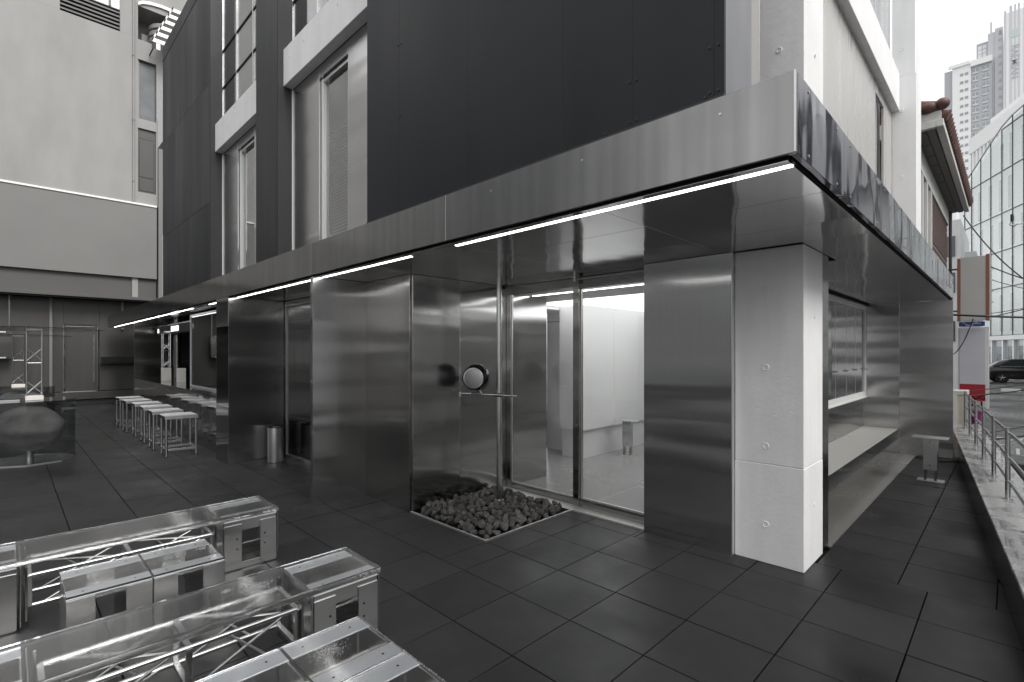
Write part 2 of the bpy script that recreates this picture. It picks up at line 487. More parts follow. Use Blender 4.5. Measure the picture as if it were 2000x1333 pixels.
def tag(o, label, cat, group=None, kind=None):
    o['label'] = label; o['category'] = cat
    if group: o['group'] = group
    if kind: o['kind'] = kind
    return o
def struct(o):
    o['kind'] = 'structure'; return o
def thing(name, label, cat, loc=(0, 0, 0), rz=0.0, group=None):
    o = bpy.data.objects.new(name, None); C.objects.link(o)
    o.location = loc; o.rotation_euler = (0, 0, rz); o.empty_display_size = 0.2
    return tag(o, label, cat, group)
def copy_tree(o, parent=None):
    c = o.copy(); C.objects.link(c); c.parent = parent
    for ch in list(o.children):
        copy_tree(ch, c)
    return c
def bx(name, mat, parent, x0, x1, y0, y1, z0, z1, bevel=0.0):
    return MB().box(x0, x1, y0, y1, z0, z1).build(name, mat, parent, bevel=bevel)
def text_mesh(body, size=1.0, bold=0.0):
    cu = bpy.data.curves.new('lettering', 'FONT'); cu.body = body; cu.size = size; cu.align_x = 'CENTER'; cu.align_y = 'CENTER'
    cu.offset = bold; cu.extrude = 0.01
    ob = bpy.data.objects.new('lettering_tmp', cu); C.objects.link(ob)
    dg = bpy.context.evaluated_depsgraph_get()
    me = bpy.data.meshes.new_from_object(ob.evaluated_get(dg))
    bpy.data.objects.remove(ob); bpy.data.curves.remove(cu)
    return me
def lettering(name, body, size, mat, parent, loc, rot, bold=0.0):
    me = text_mesh(body, size, bold)
    off = Vector((0, 0, 0)); p = parent
    while p is not None:
        off += p.location; p = p.parent
    me.transform(Matrix.Translation(Vector(loc) - off) @ rot)
    me.materials.clear(); me.materials.append(M[mat])
    o = bpy.data.objects.new(name, me); C.objects.link(o); o.parent = parent
    return o
UP_FACE = Matrix.Rotation(R(90), 4, 'X')       # lettering on a wall facing -Y

# ------------------------------------------------------------------ ground, road, terrace
struct(MB().quad((-600, -600, -0.50), (600, -600, -0.50), (600, 900, -0.50), (-600, 900, -0.50)).build('ground', 'asphalt'))
road = struct(MB().quad((-0.2, -60, -0.46), (9.0, -60, -0.46), (9.0, 43, -0.46), (-6.0, 43, -0.46)).quad((-60, 43.0, -0.46), (60, 43.0, -0.46), (60, 54, -0.46), (-60, 54, -0.46)).build('road', 'asphalt'))
def mark(x0, x1, y0, y1):
    MB().quad((x0, y0, -0.455), (x1, y0, -0.455), (x1, y1, -0.455), (x0, y1, -0.455)).build('road_marking', 'paint_white', road)
def arc_mark(cx, cy, rx, ry, w, a0, a1):
    mb = MB(); n = 14
    for k in range(n):
        t0 = R(a0 + (a1 - a0) * k / n); t1 = R(a0 + (a1 - a0) * (k + 1) / n)
        mb.quad((cx + rx * math.cos(t0), cy + ry * math.sin(t0), -0.455), (cx + rx * math.cos(t1), cy + ry * math.sin(t1), -0.455),
                (cx + (rx - w) * math.cos(t1), cy + (ry - w * 2) * math.sin(t1), -0.455), (cx + (rx - w) * math.cos(t0), cy + (ry - w * 2) * math.sin(t0), -0.455))
    mb.build('road_marking', 'paint_white', road)

FX0, FX1, FY0, FY1 = -20.9, 0.35, -6.5, 10.6
terr = struct(bx('terrace_floor', 'gap', None, FX0, FX1, FY0, FY1, -0.49, -0.028))
PL = (-4.34, -3.20, 2.905, 4.09)       # planter hole
def rdiff(r, h):
    x0, x1, y0, y1 = r; a0, a1, b0, b1 = h
    if a1 <= x0 or a0 >= x1 or b1 <= y0 or b0 >= y1: return [r]
    out = []
    if x0 < a0: out.append((x0, a0, y0, y1))
    if x1 > a1: out.append((a1, x1, y0, y1))
    m0, m1 = max(x0, a0), min(x1, a1)
    if y0 < b0: out.append((m0, m1, y0, b0))
    if y1 > b1: out.append((m0, m1, b1, y1))
    return out
def para_x(y):                          # inner base line of the parapet
    return 0.045 - 0.0999 * (y - 4.028)
cells = []
xs = [-0.402 - 0.5 * k for k in range(0, 42)]
for k, xa in enumerate([0.598, 0.098] + xs):
    for j in range(-18, 4):
        ya = 2.4135 + 0.5 * j
        cells.append((xa - 0.5, xa, ya, ya + 0.5))
for (a, b) in ((-1.065, -0.565), (-0.565, -0.065), (-0.065, 0.435)):
    for j in range(0, 12):
        ya = 4.4135 + 0.5 * j
        cells.append((a, b, ya, ya + 0.5))
rects = []
for c in cells:
    if c[0] > FX1 or c[1] < FX0 or c[2] > FY1 - .3 or c[3] < FY0: continue
    if c[0] > para_x((c[2] + c[3]) / 2) + 0.12: continue
    hs_ = [PL, (-4.34, -2.36, 4.09, 9), (-5.2, -4.34, 2.92, 9), (-8.0, -5.3, 3.09, 9), (-20, -8.65, 2.44, 9)]
    rs = [c]
    for h in hs_:
        rs = [q for r_ in rs for q in rdiff(r_, h)]
    rects += [r_ for r_ in rs if r_[1] - r_[0] > 0.02 and r_[3] - r_[2] > 0.02]
def view_key(r_):
    x, y = (r_[0] + r_[1]) / 2, (r_[2] + r_[3]) / 2
    d = -0.7046 * x + 0.7096 * y; lat = 0.7096 * x + 0.7046 * y
    inside = d > 0.6 and abs(lat) < d * 1.10 + 0.4
    return (0 if inside else 1, math.hypot(x, y))
rects.sort(key=view_key)
tile_meshes = {}
def tile_mb(w, h, x=0, y=0, z=0, mb=None):
    mb = mb or MB()
    g = 0.0038; c = 0.0008
    x0, x1, y0, y1 = x + g, x + w - g, y + g, y + h - g
    i = len(mb.v)
    mb.v += [(x0, y0, z - 0.03), (x1, y0, z - 0.03), (x1, y1, z - 0.03), (x0, y1, z - 0.03),
             (x0, y0, z - c), (x1, y0, z - c), (x1, y1, z - c), (x0, y1, z - c),
             (x0 + c, y0 + c, z), (x1 - c, y0 + c, z), (x1 - c, y1 - c, z), (x0 + c, y1 - c, z)]
    for q in ((0, 1, 5, 4), (1, 2, 6, 5), (2, 3, 7, 6), (3, 0, 4, 7), (4, 5, 9, 8), (5, 6, 10, 9), (6, 7, 11, 10), (7, 4, 8, 11), (8, 9, 10, 11)):
        mb.f.append(tuple(i + k for k in q))
    return mb
rest = MB()
for k, r_ in enumerate(rects):
    w, h = round(r_[1] - r_[0], 3), round(r_[3] - r_[2], 3)
    dz = random.uniform(-0.0012, 0.0012)
    if k < 300:
        if (w, h) not in tile_meshes:
            o = tile_mb(w, h).build('tile', 'tile', terr)
            tile_meshes[(w, h)] = o.data
        else:
            o = bpy.data.objects.new('tile', tile_meshes[(w, h)]); C.objects.link(o); o.parent = terr
        o.location = (r_[0], r_[2], dz)
        o.rotation_euler = (random.uniform(-.0016, .0016), random.uniform(-.0016, .0016), random.uniform(-.0012, .0012))
    else:
        tile_mb(w, h, r_[0], r_[2], dz, rest)
ro = rest.build('far_tiles', 'tile', terr); ro['kind'] = 'stuff'

# ------------------------------------------------------------------ the steel-clad building
B = thing('steel_clad_building', 'dark panelled building with brushed steel ground floor and long steel canopy', 'building', (-4.0, 4.1, 0))
ZS = 2.43
G = 0.002
# canopy fascia
for a, b in zip([-20.3, -17.2, -14.3, -11.4, -8.03, -5.24, -2.94], [-17.2, -14.3, -11.4, -8.03, -5.24, -2.94, -0.6235]):
    bx('fascia_panel', 'fascia', B, a + G, b - G if b < -1 else b, 2.27, 2.30, 2.445, 2.78, 0.0015)
ys = [2.302, 3.1, 4.15, 5.4, 6.6, 7.8, 9.0, 10.2]
for a, b in zip(ys[:-1], ys[1:]):
    bx('fascia_panel', 'mirror', B, -0.652, -0.622, a + G / 2, b - G / 2, 2.445, 2.782, 0.0015)
for y in (2.45, 2.95, 3.25, 4.0, 4.3, 5.2, 5.6):
    for z in (2.475, 2.752):
        MB().tube((-0.623, y, z), (-0.619, y, z), 0.007, 8).build('rivet', 'steel_bright', B)
for x in (-0.93, -1.7, -2.45):
    MB().tube((x, 2.271, 2.70), (x, 2.266, 2.70), 0.006, 8).build('rivet', 'steel_bright', B)
bx('corner_trim', 'steel_bright', B, -0.629, -0.6215, 2.2685, 2.272, 2.447, 2.781)
bx('shadow_gap', 'gap', B, -20.29, -0.66, 2.302, 2.325, 2.436, 2.47)
bx('shadow_gap', 'gap', B, -0.69, -0.654, 2.33, 10.19, 2.436, 2.47)
bx('canopy_deck', 'panel_dark2', B, -20.28, -0.66, 2.305, 4.8, 2.47, 2.75)
bx('canopy_deck', 'panel_dark2', B, -1.75, -0.66, 4.80, 10.18, 2.47, 2.75)
# soffit
bx('soffit_strip', 'soffit', B, -20.28, -0.664, 2.312, 2.3695, ZS, ZS + 0.012)
bx('led_housing', 'black', B, -20.28, -0.664, 2.3705, 2.3995, ZS + 0.012, ZS + 0.02)
for a, b in ((-2.957, -0.668), (-5.19, -3.553), (-8.0, -5.30), (-19.75, -10.5), (-9.45, -8.72)):
    bx('led_strip', 'led', B, a, b, 2.372, 2.398, ZS - 0.003, ZS + 0.009)
led_gaps = [(-20.28, -19.75), (-10.5, -9.45), (-8.72, -8.0), (-5.30, -5.19), (-3.553, -2.957)]
for a, b in led_gaps:
    bx('soffit_strip', 'soffit', B, a + .001, b - .001, 2.372, 2.398, ZS, ZS + 0.01)
def soffit(x0, x1, y0, y1):
    bx('soffit_panel', 'soffit', B, x0 + .0015, x1 - .0015, y0 + .0015, y1 - .0015, ZS, ZS + 0.012, 0.001)
for a, b in ((-4.34, -2.95), (-2.95, -1.65), (-1.65, -0.664)):
    for c, d in ((2.40, 2.885), (2.885, 3.545), (3.545, 4.085)):
        soffit(a, b, c, d)
soffit(-4.34, -2.37, 4.085, 4.27)
for c, d in ((4.085, 5.1), (5.1, 6.6), (6.6, 8.4), (8.4, 10.1)):
    soffit(-1.08 if c < 4.5 else -1.75, -0.664, c, d)
soffit(-5.21, -4.34, 2.40, 2.90)
soffit(-8.05, -6.6, 2.40, 3.06); soffit(-6.6, -5.27, 2.40, 3.06)
for a, b in ((-20.2, -16.9), (-16.9, -13.5), (-13.5, -10.8), (-10.8, -8.65)):
    soffit(a, b, 2.40, 3.2)
soffit(-8.65, -8.05, 2.40, 2.6)
# ground floor sheet walls
def wallp(mat, x0, x1, y0, y1, z0=0.0, z1=ZS - 0.002, name='wall_panel'):
    return bx(name, mat, B, x0, x1, y0, y1, z0, z1, 0.0015)
wallp('steel', -5.272, -5.212, 2.275, 3.10)                              # fin
wallp('steel_dark', -5.21, -4.352, 2.90, 2.93)                           # recess back
wallp('steel', -4.35, -4.34, 2.9315, 3.5485)                             # wall behind the speaker
wallp('steel', -4.35, -4.34, 3.5515, 4.268)
wallp('steel', -4.35, -4.34, 4.335, 5.02, 0.0, 2.345)
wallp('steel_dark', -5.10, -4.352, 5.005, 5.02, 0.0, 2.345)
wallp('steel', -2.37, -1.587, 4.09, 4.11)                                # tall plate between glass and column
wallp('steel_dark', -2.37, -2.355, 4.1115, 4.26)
# concrete column with tie holes
for z0, z1, i in ((0.0, 0.765, 0.0), (0.767, ZS - 0.001, 0.0015)):
    bx('concrete_column', 'concrete', B, -1.58 + i, -1.08 - i, 4.14 + i, 4.655, z0, z1, 0.004)
def tie_hole(x, y, z, nx, ny, r=0.026):
    n_ = Vector((nx, ny, 0)); p = Vector((x, y, z)); t = Vector((-ny, nx, 0)); u = Vector((0, 0, 1))
    mb = MB(); k = 16; i = 0
    for a in range(k):
        t0 = 2 * math.pi * a / k; t1 = 2 * math.pi * (a + 1) / k
        d0 = t * math.cos(t0) + u * math.sin(t0); d1 = t * math.cos(t1) + u * math.sin(t1)
        mb.quad(p + d0 * r, p + d1 * r, p + d1 * r * .82 + n_ * .005, p + d0 * r * .82 + n_ * .005)
        mb.quad(p + d0 * r * .82 + n_ * .005, p + d1 * r * .82 + n_ * .005, p + d1 * r * .66 + n_ * .0004, p + d0 * r * .66 + n_ * .0004)
        mb.quad(p + d0 * r * .66 + n_ * .0004, p + d1 * r * .66 + n_ * .0004, p + n_ * .0012, p + n_ * .0012)
    mb.build('tie_hole', 'concrete', B, smooth=60)
for z in (2.115, 1.512, 0.905, 0.30):
    tie_hole(-1.345, 4.1395 if z < .7 else 4.1405, z, 0, -1)
for z in (1.9, 0.45):
    tie_hole(-1.0795 if z < .7 else -1.0805, 4.42, z, 1, 0, 0.014)
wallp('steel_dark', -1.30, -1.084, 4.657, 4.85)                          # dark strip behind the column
bx('wall_panel', 'steel_bright', B, -1.5865, -1.5812, 4.095, 4.139, 0, ZS - .004)
# glazed entrance
ENT = MB()
def entr(name, mat, *b_, bevel=0.002): return bx(name, mat, B, *b_, bevel)
entr('door_frame', 'steel_dark', -4.339, -4.272, 4.272, 4.330, 0.0, 2.40)
entr('door_frame', 'steel_dark', -3.312, -3.235, 4.255, 4.335, 0.0, 2.425)
entr('door_frame', 'steel_dark', -4.27, -3.314, 4.274, 4.328, 2.325, 2.42)
entr('door_frame', 'steel_dark', -4.27, -3.314, 4.274, 4.328, 0.012, 0.075)
entr('door_frame', 'steel_dark', -3.233, -1.70, 4.262, 4.31, 2.300, 2.355)
entr('door_frame', 'steel_dark', -3.233, -1.70, 4.262, 4.31, 0.022, 0.085)
MB().tube((-3.26, 4.20, 2.392), (-1.75, 4.20, 2.392), 0.011, 10).build('door_track', 'steel_bright', B, smooth=40)
MB().tube((-3.245, 4.20, 2.37), (-3.245, 4.20, 2.425), 0.02, 10).build('door_track', 'steel_tube', B, smooth=40)
for a, b in ((-4.268, -3.316), (-3.231, -1.72)):
    bx('glass_pane', 'glass', B, a, b, 4.296, 4.304, 0.077, 2.325)
bx('glass_edge', 'steel_bright', B, -4.271, -4.262, 4.290, 4.31, 0.077, 2.322)
bx('glass_edge', 'steel_bright', B, -3.232, -3.222, 4.285, 4.308, 0.087, 2.298)
bx('glass_edge', 'steel_bright', B, -4.26, -3.316, 4.290, 4.31, 0.0765, 0.086)
bx('glass_edge', 'steel_bright', B, -3.22, -1.72, 4.290, 4.309, 0.0865, 0.096)
bx('threshold', 'sill_plate', B, -4.338, -2.375, 4.115, 4.27, -0.01, 0.010, 0.001)
# gallery room behind the glass
bx('room_floor', 'interior_floor', B, -5.62, -1.79, 4.29, 9.6, -0.02, 0.006)
bx('room_ceiling', 'interior_white', B, -5.62, -1.79, 4.335, 5.45, 2.348, 2.40)
bx('room_ceiling', 'interior_white', B, -5.62, -1.79, 5.45, 9.6, 2.40, 2.42)
bx('ceiling_light', 'lightbox', B, -5.04, -2.0, 5.455, 6.145, 2.352, 2.395)
bx('ceiling_light', 'lightbox', B, -4.58, -2.0, 6.147, 8.05, 2.352, 2.395)
bx('room_ceiling', 'interior_white', B, -5.62, -1.79, 8.055, 9.6, 2.348, 2.398)
bx('led_strip', 'led', B, -4.30, -1.80, 4.70, 4.722, 2.340, 2.347)
bx('room_wall', 'interior_white', B, -5.62, -5.052, 6.51, 6.60, 0, 2.348)
bx('room_ceiling', 'interior_white', B, -5.62, -5.052, 5.452, 6.51, 2.30, 2.345)
for a, b in ((6.15, 7.0), (7.003, 7.75), (7.753, 9.6)):
    bx('room_wall_panel', 'interior_white', B, -5.05, -4.60, a, b, 0.445, 2.40, 0.001)
bx('room_wall', 'interior_white', B, -5.04, -4.66, 6.20, 9.6, 0.0, 0.444)
bx('room_wall', 'interior_white', B, -5.62, -1.79, 9.602, 9.7, 0, 2.41)
bx('room_wall', 'steel_dark', B, -1.79, -1.772, 4.34, 9.6, 0, 2.41)
bx('room_wall', 'interior_white', B, -5.63, -5.622, 4.34, 6.16, 0, 2.41)
dr = bx('room_door', 'interior_white', B, -5.60, -5.20, 6.498, 6.508, 0.0, 2.14)
bx('door_reveal', 'gap', B, -5.198, -5.19, 6.502, 6.5085, 0, 2.15)
bx('door_reveal', 'gap', B, -5.61, -5.19, 6.502, 6.5085, 2.144, 2.152)
# street-side alcove with seat, window and end wall
for a, b in ((4.855, 7.3), (7.303, 10.095)):
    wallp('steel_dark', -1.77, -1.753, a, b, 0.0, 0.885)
wallp('steel', -1.752, -1.2715, 10.10, 10.13); wallp('steel', -1.2685, -0.622, 10.10, 10.13)
bx('floor_plate', 'floor_steel', B, -1.752, -1.068, 4.852, 10.098, -0.011, 0.008, 0.001)
bx('window_sill', 'white_paint', B, -1.77, -1.70, 4.86, 10.096, 0.887, 0.915, 0.002)
WN = [4.90, 5.55, 6.2, 6.85, 7.5, 8.16, 8.82, 9.42, 10.04]
bx('window_frame', 'white_paint', B, -1.768, -1.715, 4.86, 10.096, 0.916, 0.985, 0.002)
bx('window_frame', 'white_paint', B, -1.768, -1.715, 4.86, 10.096, 2.33, 2.40, 0.002)
bx('window_frame', 'white_paint', B, -1.768, -1.715, 10.03, 10.096, 0.986, 2.329, 0.002)
for a, b in zip(WN[:-1], WN[1:]):
    w = bx('window_pane', 'glass_side', B, -1.745, -1.738, a + .006, b - .006, 0.987, 2.328)
    bx('pane_edge', 'steel_light', w, -1.746, -1.737, b - .005, b + .005, 0.987, 2.328)
    MB().tube((-1.735, b - 0.03, 1.36), (-1.705, b - 0.03, 1.36), 0.014, 10).build('handle', 'steel_bright', w, smooth=40)
bx('window_track', 'gap', B, -1.70, -1.67, 4.86, 10.096, 2.405, 2.4285)
wallp('steel_dark', -1.769, -1.766, 4.9, 10.03, 0.99, 2.325)
# upper floors, front: dark boxes, recesses, beams, windows
ZT = 8.0
seams = [-4.165, -3.63, -2.75, -1.88, -1.41, -0.98, -0.931]
for a, b in zip(seams[:-1], seams[1:]):
    bx('facade_panel', 'panel_dark', B, a + .0008, b - .0008, 2.32, 2.338, 2.79, ZT, 0.0006)
bx('facade_core', 'panel_dark2', B, -4.163, -0.95, 2.34, 2.655, 2.785, ZT - .02)
bx('facade_return', 'return_alu', B, -0.949, -0.932, 2.34, 2.66, 2.79, ZT, 0.001)
for z in (2.84, 3.05, 3.6, 4.2, 4.8, 5.4):
    for x in (-0.96, -1.0, -1.43, -1.39, -3.61, -3.65):
        MB().tube((x, 2.3205, z), (x, 2.315, z), 0.006, 8).build('rivet', 'panel_dark2', B)
for x in [-4.1 + .28 * k for k in range(12)]:
    MB().tube((x, 2.3205, 2.825), (x, 2.315, 2.825), 0.006, 8).build('rivet', 'panel_dark2', B)
bx('facade_flashing', 'panel_dark2', B, -4.165, -0.931, 2.311, 2.319, 2.785, 2.81)
bx('facade_return', 'return_cream', B, -1.60, -0.945, 2.68, 2.80, 2.79, ZT, 0.001)
bx('corner_trim', 'steel_bright', B, -0.955, -0.944, 2.801, 2.812, 2.79, ZT)
bx('facade_panel', 'panel_dark', B, -7.052, -6.325, 2.32, 2.60, 2.79, ZT, 0.002)
for a, b in ((-12.627, -11.2), (-11.197, -9.173)):
    for c, d in ((2.79, 4.05), (4.053, 6.0), (6.003, 7.72)):
        bx('facade_panel', 'panel_dark', B, a, b, 2.32, 2.60, c, d, 0.0015)
bx('facade_coping', 'panel_dark', B, -12.627, -9.173, 2.315, 2.60, 7.722, 8.02, 0.002)
for (xa, xb, wa, wb) in ((-9.173, -7.052, -8.42, -7.70), (-6.325, -4.165, -5.58, -4.90)):
    bx('return_lining', 'panel_dark2', B, xa + .0005, xa + .006, 2.325, 2.508, 2.79, ZT)
    bx('facade_beam', 'concrete', B, xa + .006, xb - .002, 2.393, 2.508, 4.885, 5.335, 0.004)
    for k in range(5):
        x = xa + 0.18 + 0.42 * k
        if x < xb - .05:
            tie_hole(x, 2.3928, 5.19, 0, -1, 0.012)
    wallp('steel', xa + .012, wa - .002, 2.51, 2.53, 2.79, 4.883)
    wallp('steel', wb + .002, xb, 2.51, 2.53, 2.79, 4.883)
    wallp('steel', wa, wb, 2.51, 2.53, 4.742, 4.883)
    bx('edge_trim', 'white_paint', B, xa + .002, xa + .018, 2.495, 2.509, 2.79, 4.88)
    w = bx('window', 'glass_win', B, wa + .05, wb - .05, 2.572, 2.578, 2.84, 4.69)
    bx('frame', 'white_paint', w, wa, wa + .05, 2.535, 2.60, 2.80, 4.74, 0.002)
    bx('frame', 'white_paint', w, wb - .05, wb, 2.535, 2.60, 2.80, 4.74, 0.002)
    bx('frame', 'steel_plate', w, wa + .05, wb - .05, 2.535, 2.60, 4.69, 4.74, 0.002)
    sl = MB()
    for k in range(44 if xa < -8 else 36):
        z = 2.86 + k * 0.037
        sl.obox((wa + .06, 2.63, z), (wb - wa - .12, 0, 0), (0, 0.026, 0.016), (0, 0.0006, -0.001))
    sl.build('blind', 'blind', w)
    bx('curtain', 'curtain', w, wa - .1, wb + .1, 2.72, 2.73, 2.8, 4.74)
    # upper window wall
    n3 = [xa + .01, xa + .72, xa + 1.45, xb - .002]
    zz = [5.337, 5.95, 6.55, 8.0]
    for i in range(3):
        for j in range(3):
            w = bx('window', 'glass_win', B, n3[i] + .03, n3[i + 1] - .03, 2.503, 2.509, zz[j] + .012, zz[j + 1] - .012)
            bx('frame', 'steel_plate', w, n3[i], n3[i] + .028, 2.49, 2.53, zz[j], zz[j + 1])
            bx('frame', 'black', w, n3[i] + .03, n3[i + 1] - .03, 2.492, 2.528, zz[j + 1] - .012, zz[j + 1] + .011)
    bx('curtain', 'curtain', B, xa + .02, xb - .02, 2.75, 2.76, 5.34, 7.9)
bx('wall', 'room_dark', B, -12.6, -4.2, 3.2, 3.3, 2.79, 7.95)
bx('roof_slab', 'panel_dark2', B, -12.62, -1.3, 2.62, 8.3, 7.95, 8.0)
bx('concrete_beam', 'concrete', B, -13.6, -12.63, 2.40, 2.60, 6.22, 7.38, 0.004)
bx('wall', 'grey_wall2', B, -13.4, -12.64, 2.62, 9.0, 2.79, 7.9)
# upper floors, street side
bx('concrete_column', 'concrete', B, -1.29, -0.88, 3.38, 3.805, 2.752, 8.0, 0.004)
for z in (3.0, 3.5, 4.0, 4.5):
    tie_hole(-1.02, 3.3795, z, 0, -1, .018); tie_hole(-0.8795, 3.60, z, 1, 0, .012)
for a, b in ((3.806, 5.05), (5.053, 6.19), (6.193, 7.27), (7.81, 8.424)):
    bx('facade_panel', 'cream', B, -1.165, -1.14, a, b, 2.752, 4.862, 0.0015)
bx('facade_panel', 'cream', B, -1.165, -1.14, 7.27, 7.81, 4.725, 4.862, 0.0015)
w = bx('window', 'glass_win', B, -1.20, -1.195, 7.28, 7.80, 2.76, 4.72)
bx('frame', 'steel_plate', w, -1.205, -1.17, 7.515, 7.55, 2.76, 4.72)
bx('frame', 'steel_plate', w, -1.205, -1.17, 7.27, 7.295, 2.76, 4.72)
bx('wall', 'office_wall', B, -1.31, -1.27, 3.81, 8.4, 2.752, 7.9)
bx('facade_beam', 'concrete', B, -1.18, -1.057, 3.807, 8.425, 4.864, 5.353, 0.004)
for k in range(4):
    y0 = 3.82 + 1.15 * k
    w = bx('window', 'glass_win', B, -1.16, -1.155, y0 + .035, y0 + 1.115, 5.37, 7.9)
    bx('frame', 'steel_plate', w, -1.175, -1.14, y0, y0 + .035, 5.356, 7.9)
    bx('frame', 'steel_plate', w, -1.175, -1.14, y0 + .555, y0 + .59, 5.356, 7.9)
bx('concrete_column', 'concrete', B, -1.14, -0.88, 8.425, 8.90, 2.752, 5.31, 0.004)
bx('concrete_column', 'concrete', B, -1.138, -0.892, 8.429, 8.896, 5.314, 8.6, 0.004)
for z in (3.15, 3.97, 4.86, 5.68):
    tie_hole(-1.035, 8.4245 if z < 5.3 else 8.4285, z, 0, -1)

# second glazed bay between the steel fins
wallp('steel', -8.055, -8.0485, 2.275, 3.05)
bx('door_frame', 'steel_dark', B, -8.045, -8.0, 3.062, 3.11, 0, 2.42, 0.002)
bx('door_frame', 'steel_dark', B, -8.0, -5.275, 3.064, 3.108, 2.34, 2.425, 0.002)
bx('door_frame', 'steel_plate', B, -8.0, -5.275, 3.064, 3.108, 0.0, 0.065, 0.002)
bx('glass_edge', 'steel_bright', B, -8.0, -7.99, 3.07, 3.10, 0.066, 2.338)
bx('glass_pane', 'glass', B, -7.988, -5.28, 3.082, 3.090, 0.067, 2.338)
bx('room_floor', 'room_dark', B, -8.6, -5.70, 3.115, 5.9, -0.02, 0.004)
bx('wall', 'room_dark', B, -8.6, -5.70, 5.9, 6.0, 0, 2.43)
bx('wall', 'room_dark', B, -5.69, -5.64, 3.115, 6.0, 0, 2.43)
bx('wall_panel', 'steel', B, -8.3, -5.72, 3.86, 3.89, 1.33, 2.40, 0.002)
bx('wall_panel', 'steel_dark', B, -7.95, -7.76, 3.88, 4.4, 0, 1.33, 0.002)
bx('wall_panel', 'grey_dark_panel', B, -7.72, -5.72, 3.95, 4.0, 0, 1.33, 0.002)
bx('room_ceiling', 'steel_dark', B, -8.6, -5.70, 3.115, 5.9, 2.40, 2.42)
cp = [(-7.25 + 0.03 * math.sin(k * .9), 3.80, 1.33 - k * 0.11) for k in range(13)]
MB().path(cp, 0.009, 6).build('cable', 'rubber', B, smooth=60)

# block with a niche, and the bar
wallp('steel_dark', -8.648, -8.056, 2.272, 2.285, 0.0, 0.83)
wallp('steel', -8.648, -8.056, 2.272, 2.285, 2.02, 2.443)
wallp('steel_dark', -8.652, -8.6495, 2.275, 3.3, 0.0, 2.43)
bx('niche', 'steel', B, -8.646, -8.058, 2.60, 2.61, 0.85, 2.02, 0.001)
bx('niche', 'bench_top', B, -8.646, -8.058, 2.272, 2.60, 0.832, 0.848, 0.001)
bx('niche', 'steel_dark', B, -8.646, -8.058, 2.286, 2.60, 2.022, 2.03)
bx('niche', 'steel', B, -8.062, -8.0565, 2.286, 2.60, 0.849, 2.02)
bx('wall', 'room_dark', B, -16.6, -8.2, 5.2, 5.3, 0, 2.6)
bx('room_ceiling', 'room_dark', B, -16.6, -8.66, 3.2, 5.2, 2.44, 2.5)
wallp('steel_dark', -16.65, -16.60, 2.42, 5.2, 0, 2.43)
MB().tube((-15.9, 3.25, 0), (-15.9, 3.25, 2.43), 0.09, 20).build('round_column', 'steel_dark', B, smooth=40)
for a in (-15.6, -14.7, -13.8, -12.9, -12.0, -11.1, -10.2):
    bx('cabinet_door', 'grey_dark_panel', B, a, a + .89, 5.16, 5.19, 0.9, 2.2, 0.003)
bx('window_frame', 'steel_light', B, -11.93, -11.89, 2.655, 2.69, 0.946, 2.36, 0.002)
bx('window_frame', 'steel_light', B, -11.89, -8.655, 2.655, 2.69, 0.946, 0.975, 0.002)
bx('window_frame', 'steel_light', B, -11.93, -8.655, 2.655, 2.69, 2.361, 2.40, 0.002)
bx('glass_pane', 'glass_dark', B, -11.888, -8.656, 2.668, 2.676, 0.976, 2.36)
bar = thing('bar_counter', 'long polished steel bar counter behind the row of stools', 'counter', (-12.5, 2.6, 0))
for a, b in ((-16.58, -14.2), (-14.198, -11.75), (-11.748, -8.655)):
    bx('front_panel', 'mirror_bar', bar, a, b, 2.405, 2.43, 0.0, 0.918, 0.001)
bx('counter_top', 'mirror_bar', bar, -16.58, -8.655, 2.402, 3.12, 0.92, 0.944, 0.002)
bx('back_panel', 'steel_dark', bar, -16.58, -8.655, 3.06, 3.10, 0.0, 0.918)

# ------------------------------------------------------------------ things of the bar
def truss_tower(parent, cx, cy, z0, z1, w, r=0.010, n=4):
    """square lattice column: four chords, rungs and crossed braces"""
    h = w / 2
    cs = [(cx - h, cy - h), (cx + h, cy - h), (cx + h, cy + h), (cx - h, cy + h)]
    for x, y in cs:
        MB().tube((x, y, z0), (x, y, z1), r, 8).build('chord', 'steel_tube', parent, smooth=40)
    for k in range(n):
        a = z0 + (z1 - z0) * k / n; b = z0 + (z1 - z0) * (k + 1) / n
        mb = MB()
        for i in range(4):
            p, q = cs[i], cs[(i + 1) % 4]
            if k % 2 == 0 or i % 2 == 0:
                mb.tube((*p, a + .03), (*q, b - .03), r * .6, 6)
                mb.tube((*q, a + .03), (*p, b - .03), r * .6, 6)
            if k in (1, n - 1): mb.tube((*p, b), (*q, b), r * .55, 6)
        mb.build('lattice', 'steel_tube', parent, smooth=40)

t = thing('truss_post', 'slim steel lattice post on a white block on the bar counter', 'lattice post', (-14.75, 2.78, 0.945))
truss_tower(t, -14.75, 2.78, 1.26, 2.10, 0.15, 0.012, 4)
bx('base_block', 'block_white', t, -14.84, -14.66, 2.69, 2.87, 0.945, 1.26, 0.004)
bx('clamp', 'steel_plate', t, -14.9, -14.6, 2.72, 2.84, 2.10, 2.16, 0.003)
o = bx('white_block', 'block_white', None, -13.78, -13.60, 2.80, 2.95, 0.945, 1.27, 0.004)
tag(o, 'plain white block standing alone on the bar counter right of the lattice post', 'block')
mbd = thing('menu_board', 'long black menu board with lit white lettering hung above the bar', 'menu board', (-14.6, 2.9, 2.10))
bx('housing', 'black', mbd, -16.3, -12.3, 2.86, 2.98, 2.10, 2.31, 0.003)
bx('top_rail', 'steel_dark', mbd, -16.35, -12.25, 2.90, 2.94, 2.325, 2.345)
bx('hanger', 'steel_dark', mbd, -13.0, -12.98, 2.91, 2.93, 2.345, 2.43)
